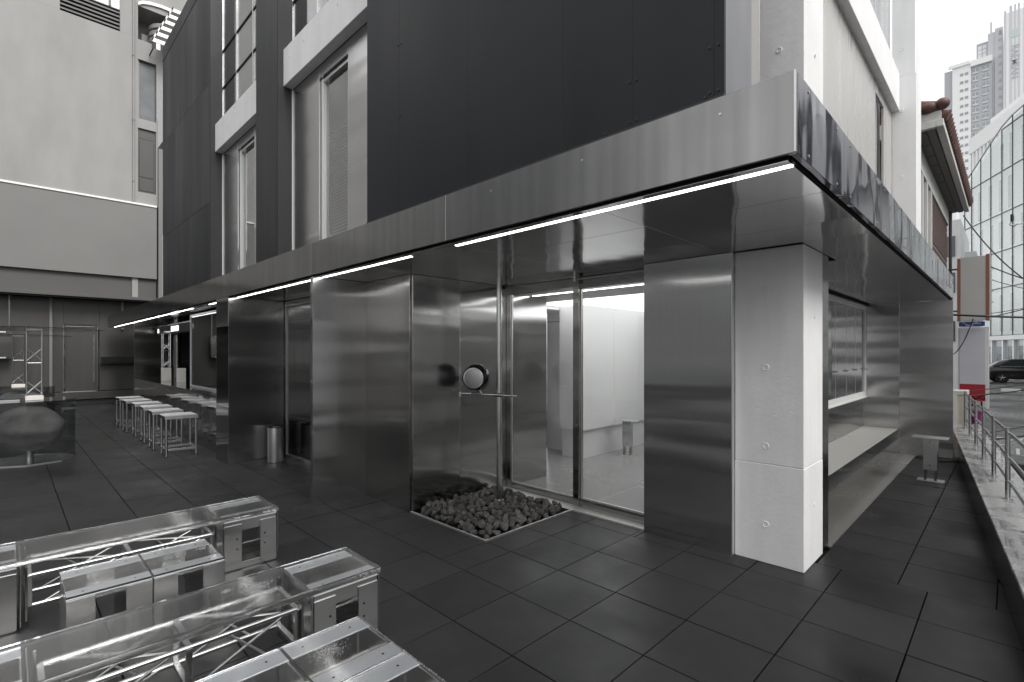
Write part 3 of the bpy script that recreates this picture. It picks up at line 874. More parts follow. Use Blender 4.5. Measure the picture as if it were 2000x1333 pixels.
bx('hanger', 'steel_dark', mbd, -15.6, -15.58, 2.91, 2.93, 2.345, 2.43)
lettering('lettering', 'A', 0.14, 'sign_led', mbd, (-16.05, 2.85, 2.20), UP_FACE, 0.004)
def lit_patch(x0, x1, z0, z1, holes):
    p = bx('lit_sign', 'sign_led', mbd, x0, x1, 2.852, 2.859, z0, z1)
    for a, b, c, d in holes:
        bx('dark_glyph', 'black', p, a, b, 2.848, 2.8515, c, d)
lit_patch(-14.62, -14.25, 2.15, 2.275, [(-14.45, -14.38, 2.2, 2.215), (-14.36, -14.34, 2.17, 2.25), (-14.45, -14.38, 2.235, 2.25)])
lit_patch(-14.17, -13.88, 2.15, 2.275, [(-14.06, -14.04, 2.19, 2.24), (-14.0, -13.96, 2.20, 2.212)])
lit_patch(-12.78, -12.70, 2.16, 2.26, []); lit_patch(-12.62, -12.54, 2.16, 2.26, [])

def bar_stool():
    t = thing('bar_stool', '', 'stool', (0, 0, 0), group='steel bar stools along the counter')
    w = 0.22; H = 0.645
    mb = MB().box(-w, w, -w, w, H - .022, H - .002)
    mb.build('seat', 'steel_light', t, bevel=0.002)
    MB().box(w - .004, w + .006, -w, w, H - .05, H + .003).build('seat_edge', 'steel_bright', t, bevel=0.001)
    MB().box(-w - .006, -w + .004, -w, w, H - .05, H + .003).build('seat_edge', 'steel_plate', t, bevel=0.001)
    MB().box(-w + .004, w - .004, -w - .006, -w + .004, H - .05, H - .003).build('seat_edge', 'steel_dark', t, bevel=0.001)
    MB().box(-w + .004, w - .004, w - .004, w + .006, H - .05, H - .003).build('seat_edge', 'steel_plate', t, bevel=0.001)
    for sx in (-1, 1):
        for sy in (-1, 1):
            lg = MB().tube((sx * (w - .022), sy * (w - .022), 0.012), (sx * (w - .022), sy * (w - .022), H - .03), 0.019, 14).build('leg', 'steel_tube', t, smooth=40)
            MB().tube((sx * (w - .022), sy * (w - .022), 0), (sx * (w - .022), sy * (w - .022), 0.014), 0.021, 12).build('foot', 'rubber', lg, smooth=40)
    for s in (-1, 1):
        MB().box(-w + .04, w - .04, s * (w - .022) - .012, s * (w - .022) + .012, 0.10, 0.135).build('stretcher', 'steel_plate', t, bevel=0.002)
        MB().box(s * (w - .022) - .012, s * (w - .022) + .012, -w + .04, w - .04, 0.10, 0.135).build('stretcher', 'steel_plate', t, bevel=0.002)
    return t
st = bar_stool()
pos = ['nearest to the bin', 'second from the bin', 'third from the bin', 'fourth from the bin', 'fifth from the bin', 'farthest from the bin']
for k in range(6):
    o = st if k == 0 else copy_tree(st)
    o.location = (-9.45 - 0.885 * k, 1.95 + random.uniform(-.02, .02), 0)
    o.rotation_euler = (0, 0, R(random.uniform(-2.0, 2.0)))
    o['label'] = 'square backless steel bar stool at the counter, %s in its row' % pos[k]

# litter bin
t = thing('litter_bin', 'round brushed steel bin with black rim beside the glazed bay', 'bin', (-7.80, 2.84, 0))
MB().lathe([(0.0, 0.004), (0.108, 0.004), (0.11, 0.01), (0.11, 0.515), (0.104, 0.515), (0.104, 0.05), (0, 0.05)], (0, 0, 0), 32).build('body', 'steel_bright', t, local=True, smooth=40)
MB().lathe([(0.103, 0.512), (0.113, 0.512), (0.114, 0.525), (0.110, 0.532), (0.103, 0.53), (0.102, 0.512)], (0, 0, 0), 32).build('rim', 'plastic_black', t, local=True, smooth=60)
bx('inside', 'black', t, -7.90, -7.78, 2.78, 2.90, 0.42, 0.425)

# ------------------------------------------------------------------ lava planter, pole and speaker
t = thing('lava_planter', 'low planter bed of dark lava stones with bright steel edging by the entrance', 'planter', (-3.77, 3.5, 0))
bx('soil', 'gap', t, -4.335, -3.21, 2.91, 4.085, -0.10, -0.02)
bx('edging', 'steel_bright', t, -4.335, -3.20, 2.897, 2.915, -0.05, 0.016, 0.001)
bx('edging', 'steel_bright', t, -3.215, -3.199, 2.9155, 4.10, -0.05, 0.016, 0.001)
bx('edging', 'steel_bright', t, -4.335, -3.2155, 4.088, 4.112, -0.05, 0.013, 0.001)
def rock_mesh(seed, sub=2):
    rr = random.Random(seed)
    bm = bmesh.new(); bmesh.ops.create_icosphere(bm, subdivisions=sub, radius=1.0)
    ax = Vector((rr.uniform(.8, 1.25), rr.uniform(.7, 1.1), rr.uniform(.6, .95)))
    planes = [(Vector((rr.gauss(0, 1), rr.gauss(0, 1), rr.gauss(0, 1))).normalized(), rr.uniform(.46, .82)) for _ in range(9)]
    for v in bm.verts:
        for n_, d in planes:
            e = v.co.dot(n_) - d
            if e > 0: v.co -= n_ * e * 0.97
        v.co *= 1 + rr.uniform(-.085, .085)
        v.co = Vector((v.co.x * ax.x, v.co.y * ax.y, v.co.z * ax.z))
    me = bpy.data.meshes.new('stone'); bm.to_mesh(me); bm.free()
    me.materials.append(M['lava'])
    return me
rocks = [rock_mesh(100 + k, 2) for k in range(14)]
rr = random.Random(5)
placed = []
tries = 0
POLE = (-3.863, 3.697)
while len(placed) < 285 and tries < 30000:
    tries += 1
    r_ = rr.uniform(0.034, 0.060) if rr.random() < .78 else rr.uniform(0.056, 0.078)
    x = rr.uniform(-4.325 + r_, -3.222 - r_); y = rr.uniform(2.922 + r_, 4.08 - r_)
    if math.hypot(x - POLE[0], y - POLE[1]) < r_ + .05: continue
    edge = min(x + 4.33, -3.22 - x, y - 2.92, 4.085 - y)
    z = -0.02 + r_ * .6
    for (px, py, pz, pr) in placed:
        dd = math.hypot(px - x, py - y); s = (pr + r_) * .78
        if dd < s:
            z = max(z, pz + math.sqrt(max(0, s * s - dd * dd)))
    if z + r_ > 0.04 + min(0.08, edge * .45 + .03): continue
    placed.append((x, y, z, r_))
for (x, y, z, r_) in placed:
    o = bpy.data.objects.new('stone', rr.choice(rocks)); C.objects.link(o); o.parent = t
    o.location = Vector((x, y, z)) - t.location
    o.rotation_euler = (rr.uniform(0, 6), rr.uniform(0, 6), rr.uniform(0, 6)); o.scale = (r_,) * 3

t = thing('steel_pole', 'upright steel pole with a cross arm rising from the lava stones', 'pole', (POLE[0], POLE[1], 0))
MB().tube((*POLE, 0.03), (*POLE, 2.429), 0.0285, 24).build('pole_tube', 'steel_tube', t, smooth=40)
MB().lathe([(0, 0.055), (0.055, 0.055), (0.058, 0.06), (0.055, 0.067), (0.03, 0.07), (0, 0.07)], (*POLE, 0), 24).build('flange', 'steel_tube', t, smooth=40)
A, Bp = Vector((-4.25, 3.48, 1.185)), Vector((-3.68, 3.77, 1.172))
MB().tube(A, Bp, 0.0115, 14).build('cross_arm', 'steel_tube', t, smooth=40)
MB().tube(A + Vector((0, 0, -.035)), A + Vector((0, 0, .018)), 0.014, 12).build('end_pin', 'steel_tube', t, smooth=40)
dirn = (Bp - A).normalized(); mid = A + dirn * ((Vector((*POLE, 1.18)) - A).dot(dirn))
MB().tube(mid - dirn * .05, mid + dirn * .055, 0.021, 14).build('collar', 'steel_dark', t, smooth=40)
SP = A + dirn * 0.19
t = thing('round_speaker', 'glossy black spherical speaker with round metal front on the cross arm', 'speaker', (SP.x, SP.y, SP.z + .012))
prof = [(0.0001, -0.002), (0.062, -0.002), (0.064, 0.004), (0.05, 0.012), (0.045, 0.02), (0.0001, 0.02)]
MB().lathe(prof, (0, 0, 0), 28).build('base', 'steel_bright', t, local=True, smooth=40)
# the face looks towards the camera and a little to its left
fd = Vector((0.45, -0.86, 0.03)).normalized(); fd = Vector((0.52, -0.84, 0.0)).normalized()
def ball(prof, name, mat, n=40):
    a = fd.orthogonal().normalized(); b = fd.cross(a); c0 = Vector((0, 0, 0.150 + 0.014))
    mb = MB(); m = len(prof)
    for k in range(n):
        th = 2 * math.pi * k / n; u = a * math.cos(th) + b * math.sin(th)
        for r_, h in prof: mb.v.append(tuple(c0 + u * r_ + fd * h))
    for k in range(n):
        j = (k + 1) % n
        for q in range(m - 1):
            mb.f.append((k * m + q, k * m + q + 1, j * m + q + 1, j * m + q))
    return mb.build(name, mat, t, local=True, smooth=35)
RB = 0.150
ba = 0.80                                    # polar angle of the face edge
ball([(RB * math.sin(x), RB * math.cos(x)) for x in [ba + (math.pi - ba) * k / 20 for k in range(21)]], 'shell', 'plastic_black')
e_r, e_h = RB * math.sin(ba), RB * math.cos(ba)
ball([(e_r + .001, e_h - .002), (e_r + .002, e_h + .003), (e_r - .004, e_h + .006), (e_r - .008, e_h + .003)], 'trim_ring', 'steel_bright')
ball([(e_r - .006, e_h + .002), (e_r * .7, e_h + .006), (e_r * .35, e_h + .008), (0.0001, e_h + .009)], 'front', 'speaker_disc')

# ------------------------------------------------------------------ street-side seat and small pedestal stools
t = thing('wall_bench', 'long built-in bench with pale top under the street-side window', 'bench', (-1.52, 7.4, 0))
bx('seat', 'bench_top', t, -1.751, -1.294, 4.86, 10.096, 0.392, 0.405, 0.002)
bx('front_panel', 'steel_dark', t, -1.312, -1.296, 4.86, 10.096, 0.235, 0.390, 0.001)
bx('support', 'steel_dark', t, -1.751, -1.50, 4.86, 10.096, 0.009, 0.388)
def pedestal_stool(name, label, loc, rz=0):
    t = thing(name, label, 'stool', loc, rz, 'folded steel pedestal stools')
    MB().box(-0.19, 0.17, -0.115, 0.115, 0.545, 0.555).build('seat', 'steel_bright', t, local=True, bevel=0.001)
    MB().box(-0.075, 0.065, -0.07, 0.07, 0.145, 0.544).build('box_column', 'steel_plate', t, local=True, bevel=0.002)
    for x in (-0.055, 0.045):
        MB().box(x - .012, x + .012, -0.055, 0.055, 0.008, 0.144).build('leg_plate', 'steel_dark', t, local=True, bevel=0.001)
    MB().box(-0.14, 0.13, -0.085, 0.085, 0.0, 0.008).build('base_plate', 'steel_bright', t, local=True, bevel=0.001)
    for z in (0.20, 0.50):
        MB().tube((-0.01, -0.0705, z), (-0.01, -0.0745, z), 0.008, 10).build('bolt', 'gap', t, local=True)
    return t
pedestal_stool('pedestal_stool', 'small steel pedestal stool outside near the street-side bench', (-0.72, 8.30, 0.0))
pedestal_stool('pedestal_stool', 'steel pedestal stool inside the white room seen through the glass', (-4.31, 6.95, 0.006), R(20))
# cable on the terrace
pts = [(-1.05, 10.0, 0.012), (-0.95, 9.85, 0.012), (-0.72, 9.80, 0.012), (-0.6, 9.92, 0.012), (-0.5, 9.98, 0.03), (-0.40, 9.2, 0.10), (-0.33, 8.4, 0.16), (-0.31, 7.8, .22)]
o = MB().path(pts, 0.009, 6).build('ground_cable', 'rubber', None, smooth=60)
tag(o, 'thin black cable lying across the tiles behind the outdoor pedestal stool', 'cable')

# ------------------------------------------------------------------ parapet and railing along the street
pd = Vector((-0.0994, 0.995, 0)); pn = Vector((0.995, 0.0994, 0))
P0 = Vector((0.045, 4.028, 0)) - pd * 3.2
t = thing('parapet_wall', 'low parapet wall with dark polished inner face and wet granite coping', 'wall', tuple(P0))
Lp = 11.4
MB().obox(P0 + pn * .002 + Vector((0, 0, -.49)), pd * Lp, pn * .34, Vector((0, 0, .795))).build('wall_body', 'mortar', t)
n_ = 6
for k in range(n_):
    a = Lp * k / n_; L_ = Lp / n_ - .003
    MB().obox(P0 + pd * a - pn * .012 + Vector((0, 0, -.01)), pd * L_, pn * .013, Vector((0, 0, .314))).build('cladding_panel', 'granite_dark', t, bevel=0.001)
    MB().obox(P0 + pd * a - pn * .016 + Vector((0, 0, .306)), pd * L_, pn * .38, Vector((0, 0, .026))).build('coping_stone', 'granite', t, bevel=0.003)
t = thing('street_railing', 'satin steel railing with three horizontal rails on the granite coping', 'railing', tuple(P0 + pn * .16 + Vector((0, 0, .332))))
base = Vector((-0.02, 6.25, 0.333))
for k in range(-3, 6):
    p = base + pd * (1.085 * k)
    po = MB().tube(p, p + Vector((0, 0, .63)), 0.0185, 16).build('post', 'steel_tube', t, smooth=40)
    MB().tube(p, p + Vector((0, 0, .006)), 0.035, 16).build('flange', 'steel_tube', po, smooth=40)
for z in (0.915, 0.695, 0.485):
    a = base + pd * (-3.2) ; b = base + pd * 5.5
    a = Vector((a.x, a.y, z)) ; b = Vector((b.x, b.y, z))
    MB().tube(a + pn * .012, b + pn * .012, 0.0135, 12).build('rail', 'steel_tube', t, smooth=40)

# ------------------------------------------------------------------ foreground: low tables and box stools
def module(parent, x0, x1, y0, y1, H, rails=True, gauge=0.006):
    """open steel box: folded side plates, rails, top flanges, end sheets"""
    W, L = x1 - x0, y1 - y0
    pw = L * 0.325
    for sx, xx in ((1, x1), (-1, x0)):
        for a, b in ((y0, y0 + pw), (y1 - pw, y1)):
            xa, xb = (xx - gauge, xx) if sx > 0 else (xx, xx + gauge)
            p = bx('side_plate', 'steel_plate', parent, xa, xb, a, b, 0.012, H - (.034 if rails else .009), 0.0015)
            ym = a + pw * .72 if a == y0 else b - pw * .72
            for z in (H * .42, H * .62):
                MB().tube((xx + sx * .0003, ym, z), (xx + sx * .0012, ym, z), 0.006, 10).build('hole', 'gap', p)
        xa, xb = (xx - .016, xx - .0075) if sx > 0 else (xx + .0075, xx + .016)
        bx('rail', 'steel_plate', parent, xa, xb, y0 + .002, y1 - .002, H - (.085 if rails else .03), H - .008, 0.0015)
        bx('rail', 'steel_plate', parent, xa, xb, y0 + .002, y1 - .002, 0.004, 0.05, 0.0015)
        fa, fb = (x1 - .105, x1 - .002) if sx > 0 else (x0 + .002, x0 + .105)
        f = bx('top_flange', 'steel_light', parent, fa, fb, y0 + .001, y1 - .001, H - .007, H - .001, 0.001)
        for yy in (y0 + .07, y1 - .07):
            MB().tube(((fa + fb) / 2, yy, H - .0008), ((fa + fb) / 2, yy, H - .0001), 0.0055, 10).build('hole', 'gap', f)
    for yy in (y0 + .0005, y1 - .0075):
        bx('end_sheet', 'steel_plate', parent, x0 + .019, x1 - .019, yy, yy + .007, 0.01, H - .008, 0.0015)
    MB().tube((x0 + W * .28, y0 + .01, H * .72), (x0 + W * .28, y1 - .01, H * .72), 0.007, 8).build('tie_rod', 'block_white', parent, smooth=40)

def crush(parent, pts, seed):
    rr = random.Random(seed)
    mb = MB()
    for (x, y, z, s, n) in pts:
        for _ in range(n):
            a = rr.gauss(0, s); b = rr.gauss(0, s * .55); q = rr.uniform(.0006, .0028)
            o = Vector((x + b, y + a * .6, z))
            ax = Vector((rr.uniform(-1, 1), rr.uniform(-1, 1), rr.uniform(-.1, .4))).normalized() * q
            ay = Vector((rr.uniform(-1, 1), rr.uniform(-1, 1), rr.uniform(-.1, .4))).normalized() * q
            mb.obox(o, ax, ay, (0, 0, q * .5))
    ob = mb.build('crushed_chips', 'frost', parent)
    ob['kind'] = 'stuff'

def low_table(label, x0, x1, ztop, seed):
    W = x1 - x0; xc = (x0 + x1) / 2
    t = thing('low_table', label, 'table', (xc, 0.6, 0), group='low acrylic-topped steel tables')
    H = ztop - .042
    module(t, x0 + .006, x1 - .006, 1.13, 1.50, H)
    module(t, x0 + .006, x1 - .006, -0.33, 0.045, H)
    # acrylic tray top: slab with a thinner bridge
    MB().box(x0, x1, -0.34, 1.515, ztop - .036, ztop).build('acrylic_top', 'acrylic', t, bevel=0.006, seg=2)
    # end fins of the pedestals
    for yy in (1.118, 0.057):
        bx('edge_fin', 'steel_plate', t, x0 + .03, x1 - .004, yy, yy + .005, 0.02, H - .004, 0.001)
    bx('edge_fin', 'steel_plate', t, x0 + .03, x1 - .02, 1.512, 1.517, 0.06, H - .01, 0.001)
    # lattice girder between the pedestals
    a, b = 0.10, 1.07; zl, zh = 0.105, 0.285; h = 0.125
    for sx in (-1, 1):
        for z in (zl, zh):
            MB().tube((xc + sx * h, a, z), (xc + sx * h, b, z), 0.0125, 12).build('chord', 'steel_tube', t, smooth=40)
    for yy, r_ in ((a, .012), ((a + b) / 2, .013), (b, .012)):
        mb = MB()
        for z in (zl, zh):
            mb.box(xc - h, xc + h, yy - r_, yy + r_, z - r_ * .9, z + r_ * .9)
        for sx in (-1, 1):
            mb.box(xc + sx * h - r_, xc + sx * h + r_, yy - r_ * 1.02, yy + r_ * 1.02, zl, zh)
        mb.build('girder_frame', 'steel_plate', t, bevel=0.002)
    m_ = (a + b) / 2
    for (ya, yb) in ((a + .05, m_ - .05), (m_ + .05, b - .05)):
        for sx in (-1, 1):
            MB().tube((xc + sx * h, ya, zl), (xc + sx * h, yb, zh), 0.0065, 8).build('brace', 'steel_tube', t, smooth=40)
            MB().tube((xc + sx * h, ya + .12, zh - .01), (xc + sx * h, (ya + yb) / 2 + .10, zl), 0.0055, 8).build('brace', 'steel_bright', t, smooth=40)
        MB().tube((xc - h, ya, zh), (xc + h, yb, zh), 0.0065, 8).build('brace', 'steel_tube', t, smooth=40)
        MB().tube((xc + h, ya, zl), (xc - h, yb, zl), 0.0065, 8).build('brace', 'steel_tube', t, smooth=40)
    for yy in (a - .015, b + .015):
        mb = MB()
        for sx in (-1, 1):
            mb.box(xc + sx * (h + .025) - .018, xc + sx * (h + .025) + .018, yy - .006, yy + .006, 0.03, H - .02)
        mb.box(xc - h, xc + h, yy - .006, yy + .006, 0.03, 0.07)
        mb.build('end_bracket', 'steel_dark', t, bevel=0.001)
    crush(t, [(x0 + W * .45, 0.92, ztop + .0005, .055, 900), (x0 + W * .3, 0.80, ztop + .0005, .02, 200)] if seed == 2 else [(x0 + .12, .93, ztop + .0005, .035, 300)], seed)
    return t
low_table('clear acrylic topped low table on steel pedestals, farthest from the camera', -4.53, -4.095, 0.415, 1)
low_table('clear acrylic topped low table with crushed white patch on its top', -2.985, -2.565, 0.400, 2)
def box_stool(label, x0, x1, y0, y1, ztop, frost=False, seed=0):
    t = thing('box_stool', label, 'stool', ((x0 + x1) / 2, (y0 + y1) / 2, 0), group='steel box stools between the low tables')
    module(t, x0, x1, y0, y1, ztop - .012, False)
    MB().box(x0, x1, y0, y1, ztop - .0115, ztop).build('acrylic_seat', 'acrylic', t, bevel=0.0015)
    if frost:
        mb = MB(); rr = random.Random(seed)
        for k in range(40):
            x = x0 + (x1 - x0) * (k + rr.random() * .6) / 40; s = rr.uniform(.002, .005)
            mb.obox((x, y1 - .004 if seed % 2 == 0 else y0 - .004, ztop - .012), (s, 0, s * .4), (0, s, 0), (0, s * .2, .011))
        mb.build('chipped_edge', 'frost', t)
        crush(t, [(x0 + .17, y0 + .13, ztop + .0005, .05, 500)], seed)
    elif seed:
        crush(t, [(x1 - .25, y1 - .06, ztop + .0005, .03, 130), (x0 + .2, y0 + .12, ztop + .0005, .03, 60)], seed)
box_stool('left one of the two steel box stools between the long tables', -3.765, -3.345, 0.21, 0.568, 0.40)
box_stool('right one of the two steel box stools between the long tables', -3.765, -3.345, 0.573, 0.925, 0.40, seed=3)
box_stool('steel box stool with chipped acrylic top, corner one by the crushed-top table', -2.156, -1.768, 0.805, 1.156, 0.40, True, 4)
box_stool('steel box stool with chipped acrylic top nearest the open tiles', -1.765, -1.377, 0.805, 1.156, 0.40, True, 6)
box_stool('steel box stool at the bottom edge beside the crushed-top table', -2.156, -1.768, 0.445, 0.80, 0.40)

# ------------------------------------------------------------------ octagonal glass tables with boulders
def octa(cx, cy, r_, a0=40):
    return [(cx + r_ * math.cos(R(a0 + 45 * k)), cy + r_ * math.sin(R(a0 + 45 * k))) for k in range(8)]
def boulder(parent, c, r_, seed):
    rr = random.Random(seed)
    bm = bmesh.new(); bmesh.ops.create_icosphere(bm, subdivisions=4, radius=1.0)
    pl = [(Vector((rr.gauss(0, 1), rr.gauss(0, 1), rr.gauss(0, 1))).normalized(), rr.uniform(.84, .97)) for _ in range(16)]
    ph = [rr.uniform(0, 6) for _ in range(6)]
    for v in bm.verts:
        for n_, d in pl:
            e = v.co.dot(n_) - d
            if e > 0: v.co -= n_ * e * .8
        q = v.co.copy()
        v.co *= 1 + .035 * math.sin(5 * q.x + ph[0]) * math.sin(6 * q.y + ph[1]) + .025 * math.sin(9 * q.z + ph[2] + 3 * q.x)
        v.co = Vector((v.co.x * r_[0], v.co.y * r_[1], v.co.z * r_[2])) + Vector(c) - parent.location
    me = bpy.data.meshes.new('boulder'); bm.to_mesh(me); bm.free()
    me.materials.append(M['boulder']); me.polygons.foreach_set('use_smooth', [True] * len(me.polygons))
    o = bpy.data.objects.new('boulder', me); C.objects.link(o); o.parent = parent
def glass_table(label, cx, cy, seed):
    t = thing('glass_table', label, 'glass table', (cx, cy, 0), group='octagonal glass tables')
    ring = octa(cx, cy, .522); inner = octa(cx, cy, .50)
    pl = MB().prism(octa(cx, cy, .50), (0, 0, 0.002), (1, 0, 0), (0, 1, 0), (0, 0, .012)).build('base_plate', 'steel_plate', t)
    for k in range(8):
        p, q = ring[k], ring[(k + 1) % 8]; pi, qi = inner[k], inner[(k + 1) % 8]
        MB().prism([p, q, qi, pi], (0, 0, .001), (1, 0, 0), (0, 1, 0), (0, 0, .022)).build('base_edge', 'steel_bright', t)
        d = Vector((q[0] - p[0], q[1] - p[1], 0)); nn = Vector((d.y, -d.x, 0)).normalized() * -.008
        g = MB().obox(Vector((p[0], p[1], .024)) + d * .01, d * .98, nn, (0, 0, .885)).build('glass_side', 'glass_case', t)
    MB().prism(octa(cx, cy, .535), (0, 0, .91), (1, 0, 0), (0, 1, 0), (0, 0, .012)).build('glass_top', 'glass_case', t)
    MB().tube((cx, cy, .014), (cx, cy, .20), .055, 20).build('pedestal', 'steel_tube', t, smooth=40)
    boulder(t, (cx, cy, .50), (.42, .41, .34), seed)
    return t
glass_table('octagonal glass table enclosing a grey boulder, nearest the camera', -10.47, 0.25, 3)
glass_table('octagonal glass table with boulder farther back, behind the nearer one', -14.55, 0.22, 8)
for k, (cx, cy, lab) in enumerate(((-10.35, 0.30, 'lattice tower carrying a glass shelf above the nearer octagonal table'), (-14.4, 0.18, 'lattice tower carrying a glass shelf above the farther octagonal table'))):
    t = thing('truss_tower', lab, 'lattice post', (cx, cy, .923), group='lattice towers on the glass tables')
    bx('base_block', 'block_white', t, cx - .10, cx + .10, cy - .10, cy + .10, .923, .99, .006)
    truss_tower(t, cx, cy, .99, 1.965, .165, .009, 4)
    bx('head_plate', 'steel_plate', t, cx - .09, cx + .09, cy - .09, cy + .09, 1.965, 1.972, .001)
    MB().prism(octa(cx, cy - .1, .92), (0, 0, 1.973), (1, 0, 0), (0, 1, 0), (0, 0, .012)).build('glass_shelf', 'glass_case', t)
o = bx('steel_slab', 'steel_bright', None, -9.98, -9.86, -.10, .14, .924, .965, .004)
tag(o, 'flat pale slab lying on the nearer glass table at the left edge', 'slab')
t = thing('hanging_panel', 'steel framed panel hung on a chain at the left edge', 'panel', (-20.55, -0.35, 1.45))
bx('panel_body', 'steel_dark', t, -20.66, -20.50, -1.0, 0.12, 1.46, 2.26, .004)
bx('panel_rim', 'steel_bright', t, -20.499, -20.49, -1.0, 0.0, 1.47, 1.51); bx('panel_rim', 'steel_bright', t, -20.499, -20.49, -1.0, 0.0, 2.21, 2.25)
for k in range(33):
    z = 2.26 + k * .036
    mb = MB()
    for q in range(8):
        t0 = 2 * math.pi * q / 8; t1 = 2 * math.pi * (q + 1) / 8
        def pt(th):
            a, b = .015 * math.cos(th), .024 * math.sin(th)
            return (-20.58 + (a if k % 2 else 0), 0.07 + (0 if k % 2 else a), z + .02 + b)
        mb.tube(pt(t0), pt(t1), .006, 5, caps=False)
    mb.build('chain_link', 'steel_tube', t, smooth=60)

# ------------------------------------------------------------------ grey building closing the terrace on the left
LB = thing('grey_building', 'tall plain grey rendered building closing the terrace on the left', 'building', (-20.6, 0, 0))
XL = -20.3
bx('wall', 'grey_wall', LB, -30, XL, -9.0, 2.90, 6.55, 11.95)
bx('wall', 'grey_wall', LB, -30, XL, -9.0, 1.145, 11.952, 15)
bx('wall', 'grey_wall', LB, -30, XL, 2.585, 2.90, 11.952, 15)
bx('ledge_trim', 'white_paint', LB, -30, XL + .05, -9.0, 3.56, 6.475, 6.535, 0.004)
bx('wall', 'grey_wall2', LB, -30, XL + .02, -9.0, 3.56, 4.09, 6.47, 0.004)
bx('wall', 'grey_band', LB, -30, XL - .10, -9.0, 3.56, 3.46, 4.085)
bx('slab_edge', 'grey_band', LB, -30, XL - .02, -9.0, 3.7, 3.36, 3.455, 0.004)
bx('underside', 'gap', LB, -30, XL - .05, -9.0, 6.0, 3.31, 3.355)
# louvre and glazing high up
bx('louvre_back', 'gap', LB, -20.7, -20.45, 1.147, 2.583, 11.953, 15)
for k in range(5):
    z = 12.03 + .125 * k
    MB().obox((-20.44, 1.15, z + .05), (0, 1.43, 0), (.12, 0, -.06), (0.02, 0, .045)).build('louvre_blade', 'grey_wall', LB)
bx('window', 'tower_white', LB, -20.42, -20.36, 1.15, 2.58, 12.68, 15)
for y in (1.5, 2.3):
    bx('window_frame', 'grey_wall2', LB, -20.35, -20.30, y, y + .06, 12.66, 15)
# right-hand strip with shutters, window, balcony
XR = -20.36
for (y0, y1, z0, z1) in ((2.905, 3.06, 3.46, 15), (3.06, 4.6, 11.3, 11.95), (3.06, 4.6, 9.04, 9.35), (3.06, 4.6, 6.54, 6.93), (3.56, 4.6, 9.351, 11.299), (3.55, 4.6, 6.931, 9.039), (3.06, 4.6, 13.05, 15)):
    bx('wall', 'grey_wall', LB, -30, XR, y0, y1, z0, z1)
bx('pilaster', 'grey_wall2', LB, -30, -20.25, 3.60, 3.72, 3.3, 9.5, 0.005)
w = bx('window', 'office_slot', LB, -20.50, -20.49, 3.06, 3.56, 9.36, 11.28)
bx('frame', 'grey_wall', w, -20.52, -20.42, 3.061, 3.10, 9.352, 11.295)
bx('room', 'room_dark', w, -21.4, -21.3, 3.0, 3.6, 9.3, 11.3)
w = bx('window', 'grey_dark_panel', LB, -20.46, -20.43, 3.062, 3.548, 6.94, 9.03)
bx('shutter_panel', 'grey_dark_panel', w, -20.428, -20.415, 3.10, 3.50, 7.45, 8.62, .01)
bx('shutter_panel', 'grey_dark_panel', w, -20.428, -20.415, 3.10, 3.50, 7.0, 7.40, .01)
for k in range(5):
    bx('vent', 'grey_band', w, -20.428, -20.42, 3.10 + .08 * k, 3.16 + .08 * k, 8.72, 8.85)
MB().tube((-20.28, 2.93, 6.54), (-20.28, 2.93, 15), .028, 10).build('drain_pipe', 'grey_wall', LB, smooth=40)
for z in (7.2, 9.2, 11.3):
    bx('pipe_clip', 'grey_wall2', LB, -20.30, -20.245, 2.895, 2.965, z, z + .04)
# curved balcony recess
bx('balcony_room', 'grey_wall2', LB, -21.4, -21.3, 3.06, 4.6, 11.95, 13.05)
bx('window', 'tower_white', LB, -21.29, -21.28, 3.3, 3.75, 11.95, 12.65)
for k in range(4):
    z = 11.98 + .22 * k
    MB().lathe([(0.62, z), (0.68, z), (0.68, z + .14), (0.62, z + .14), (0.62, z)], (-20.95, 4.1, 0), 24).build('balcony_rail', 'grey_wall', LB, smooth=40)
for k in range(7):
    a0, a1 = R(10 + 160 * k / 7), R(10 + 160 * (k + 1) / 7)
    MB().obox((-20.36, 3.85 - .8 * math.cos(a0), 13.0 + .25 * math.sin(a0)), (0, -.8 * (math.cos(a1) - math.cos(a0)), .25 * (math.sin(a1) - math.sin(a0))), (.06, 0, 0), (0, 0, .10)).build('arch_trim', 'white_paint', LB)
# base level
XB = -20.9
for a, b in ((-9, -5.3), (-5.297, -2.0), (-1.997, 0.98), (0.983, 1.26), (2.13, 4.2), (4.203, 7)):
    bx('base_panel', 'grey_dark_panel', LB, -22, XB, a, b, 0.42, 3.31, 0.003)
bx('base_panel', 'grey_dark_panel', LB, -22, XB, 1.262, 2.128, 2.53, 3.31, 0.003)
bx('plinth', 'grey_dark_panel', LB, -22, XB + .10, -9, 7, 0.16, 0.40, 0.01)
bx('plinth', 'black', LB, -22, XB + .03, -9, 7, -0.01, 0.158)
d = bx('door', 'grey_dark_panel', LB, -20.95, -20.925, 1.31, 2.08, 0.42, 2.46, 0.002)
bx('door_frame', 'steel_dark', LB, -20.94, -20.885, 1.264, 1.306, 0.42, 2.526); bx('door_frame', 'steel_dark', LB, -20.94, -20.885, 2.084, 2.126, 0.42, 2.526)
bx('door_frame', 'steel_dark', LB, -20.94, -20.887, 1.307, 2.083, 2.464, 2.524)
bx('handle', 'steel_plate', d, -20.924, -20.89, 1.98, 2.005, 0.7, 2.2)
MB().tube((-20.86, .97, .41), (-20.86, .97, 3.31), .045, 12).build('pipe', 'grey_wall2', LB, smooth=40)
MB().tube((-20.86, 2.72, 2.4), (-20.86, 2.72, 3.31), .04, 12).build('pipe', 'grey_wall2', LB, smooth=40)
o = bx('wall_shelf', 'steel_dark', None, -20.899, -20.65, 2.14, 3.6, 1.28, 1.50, .003)
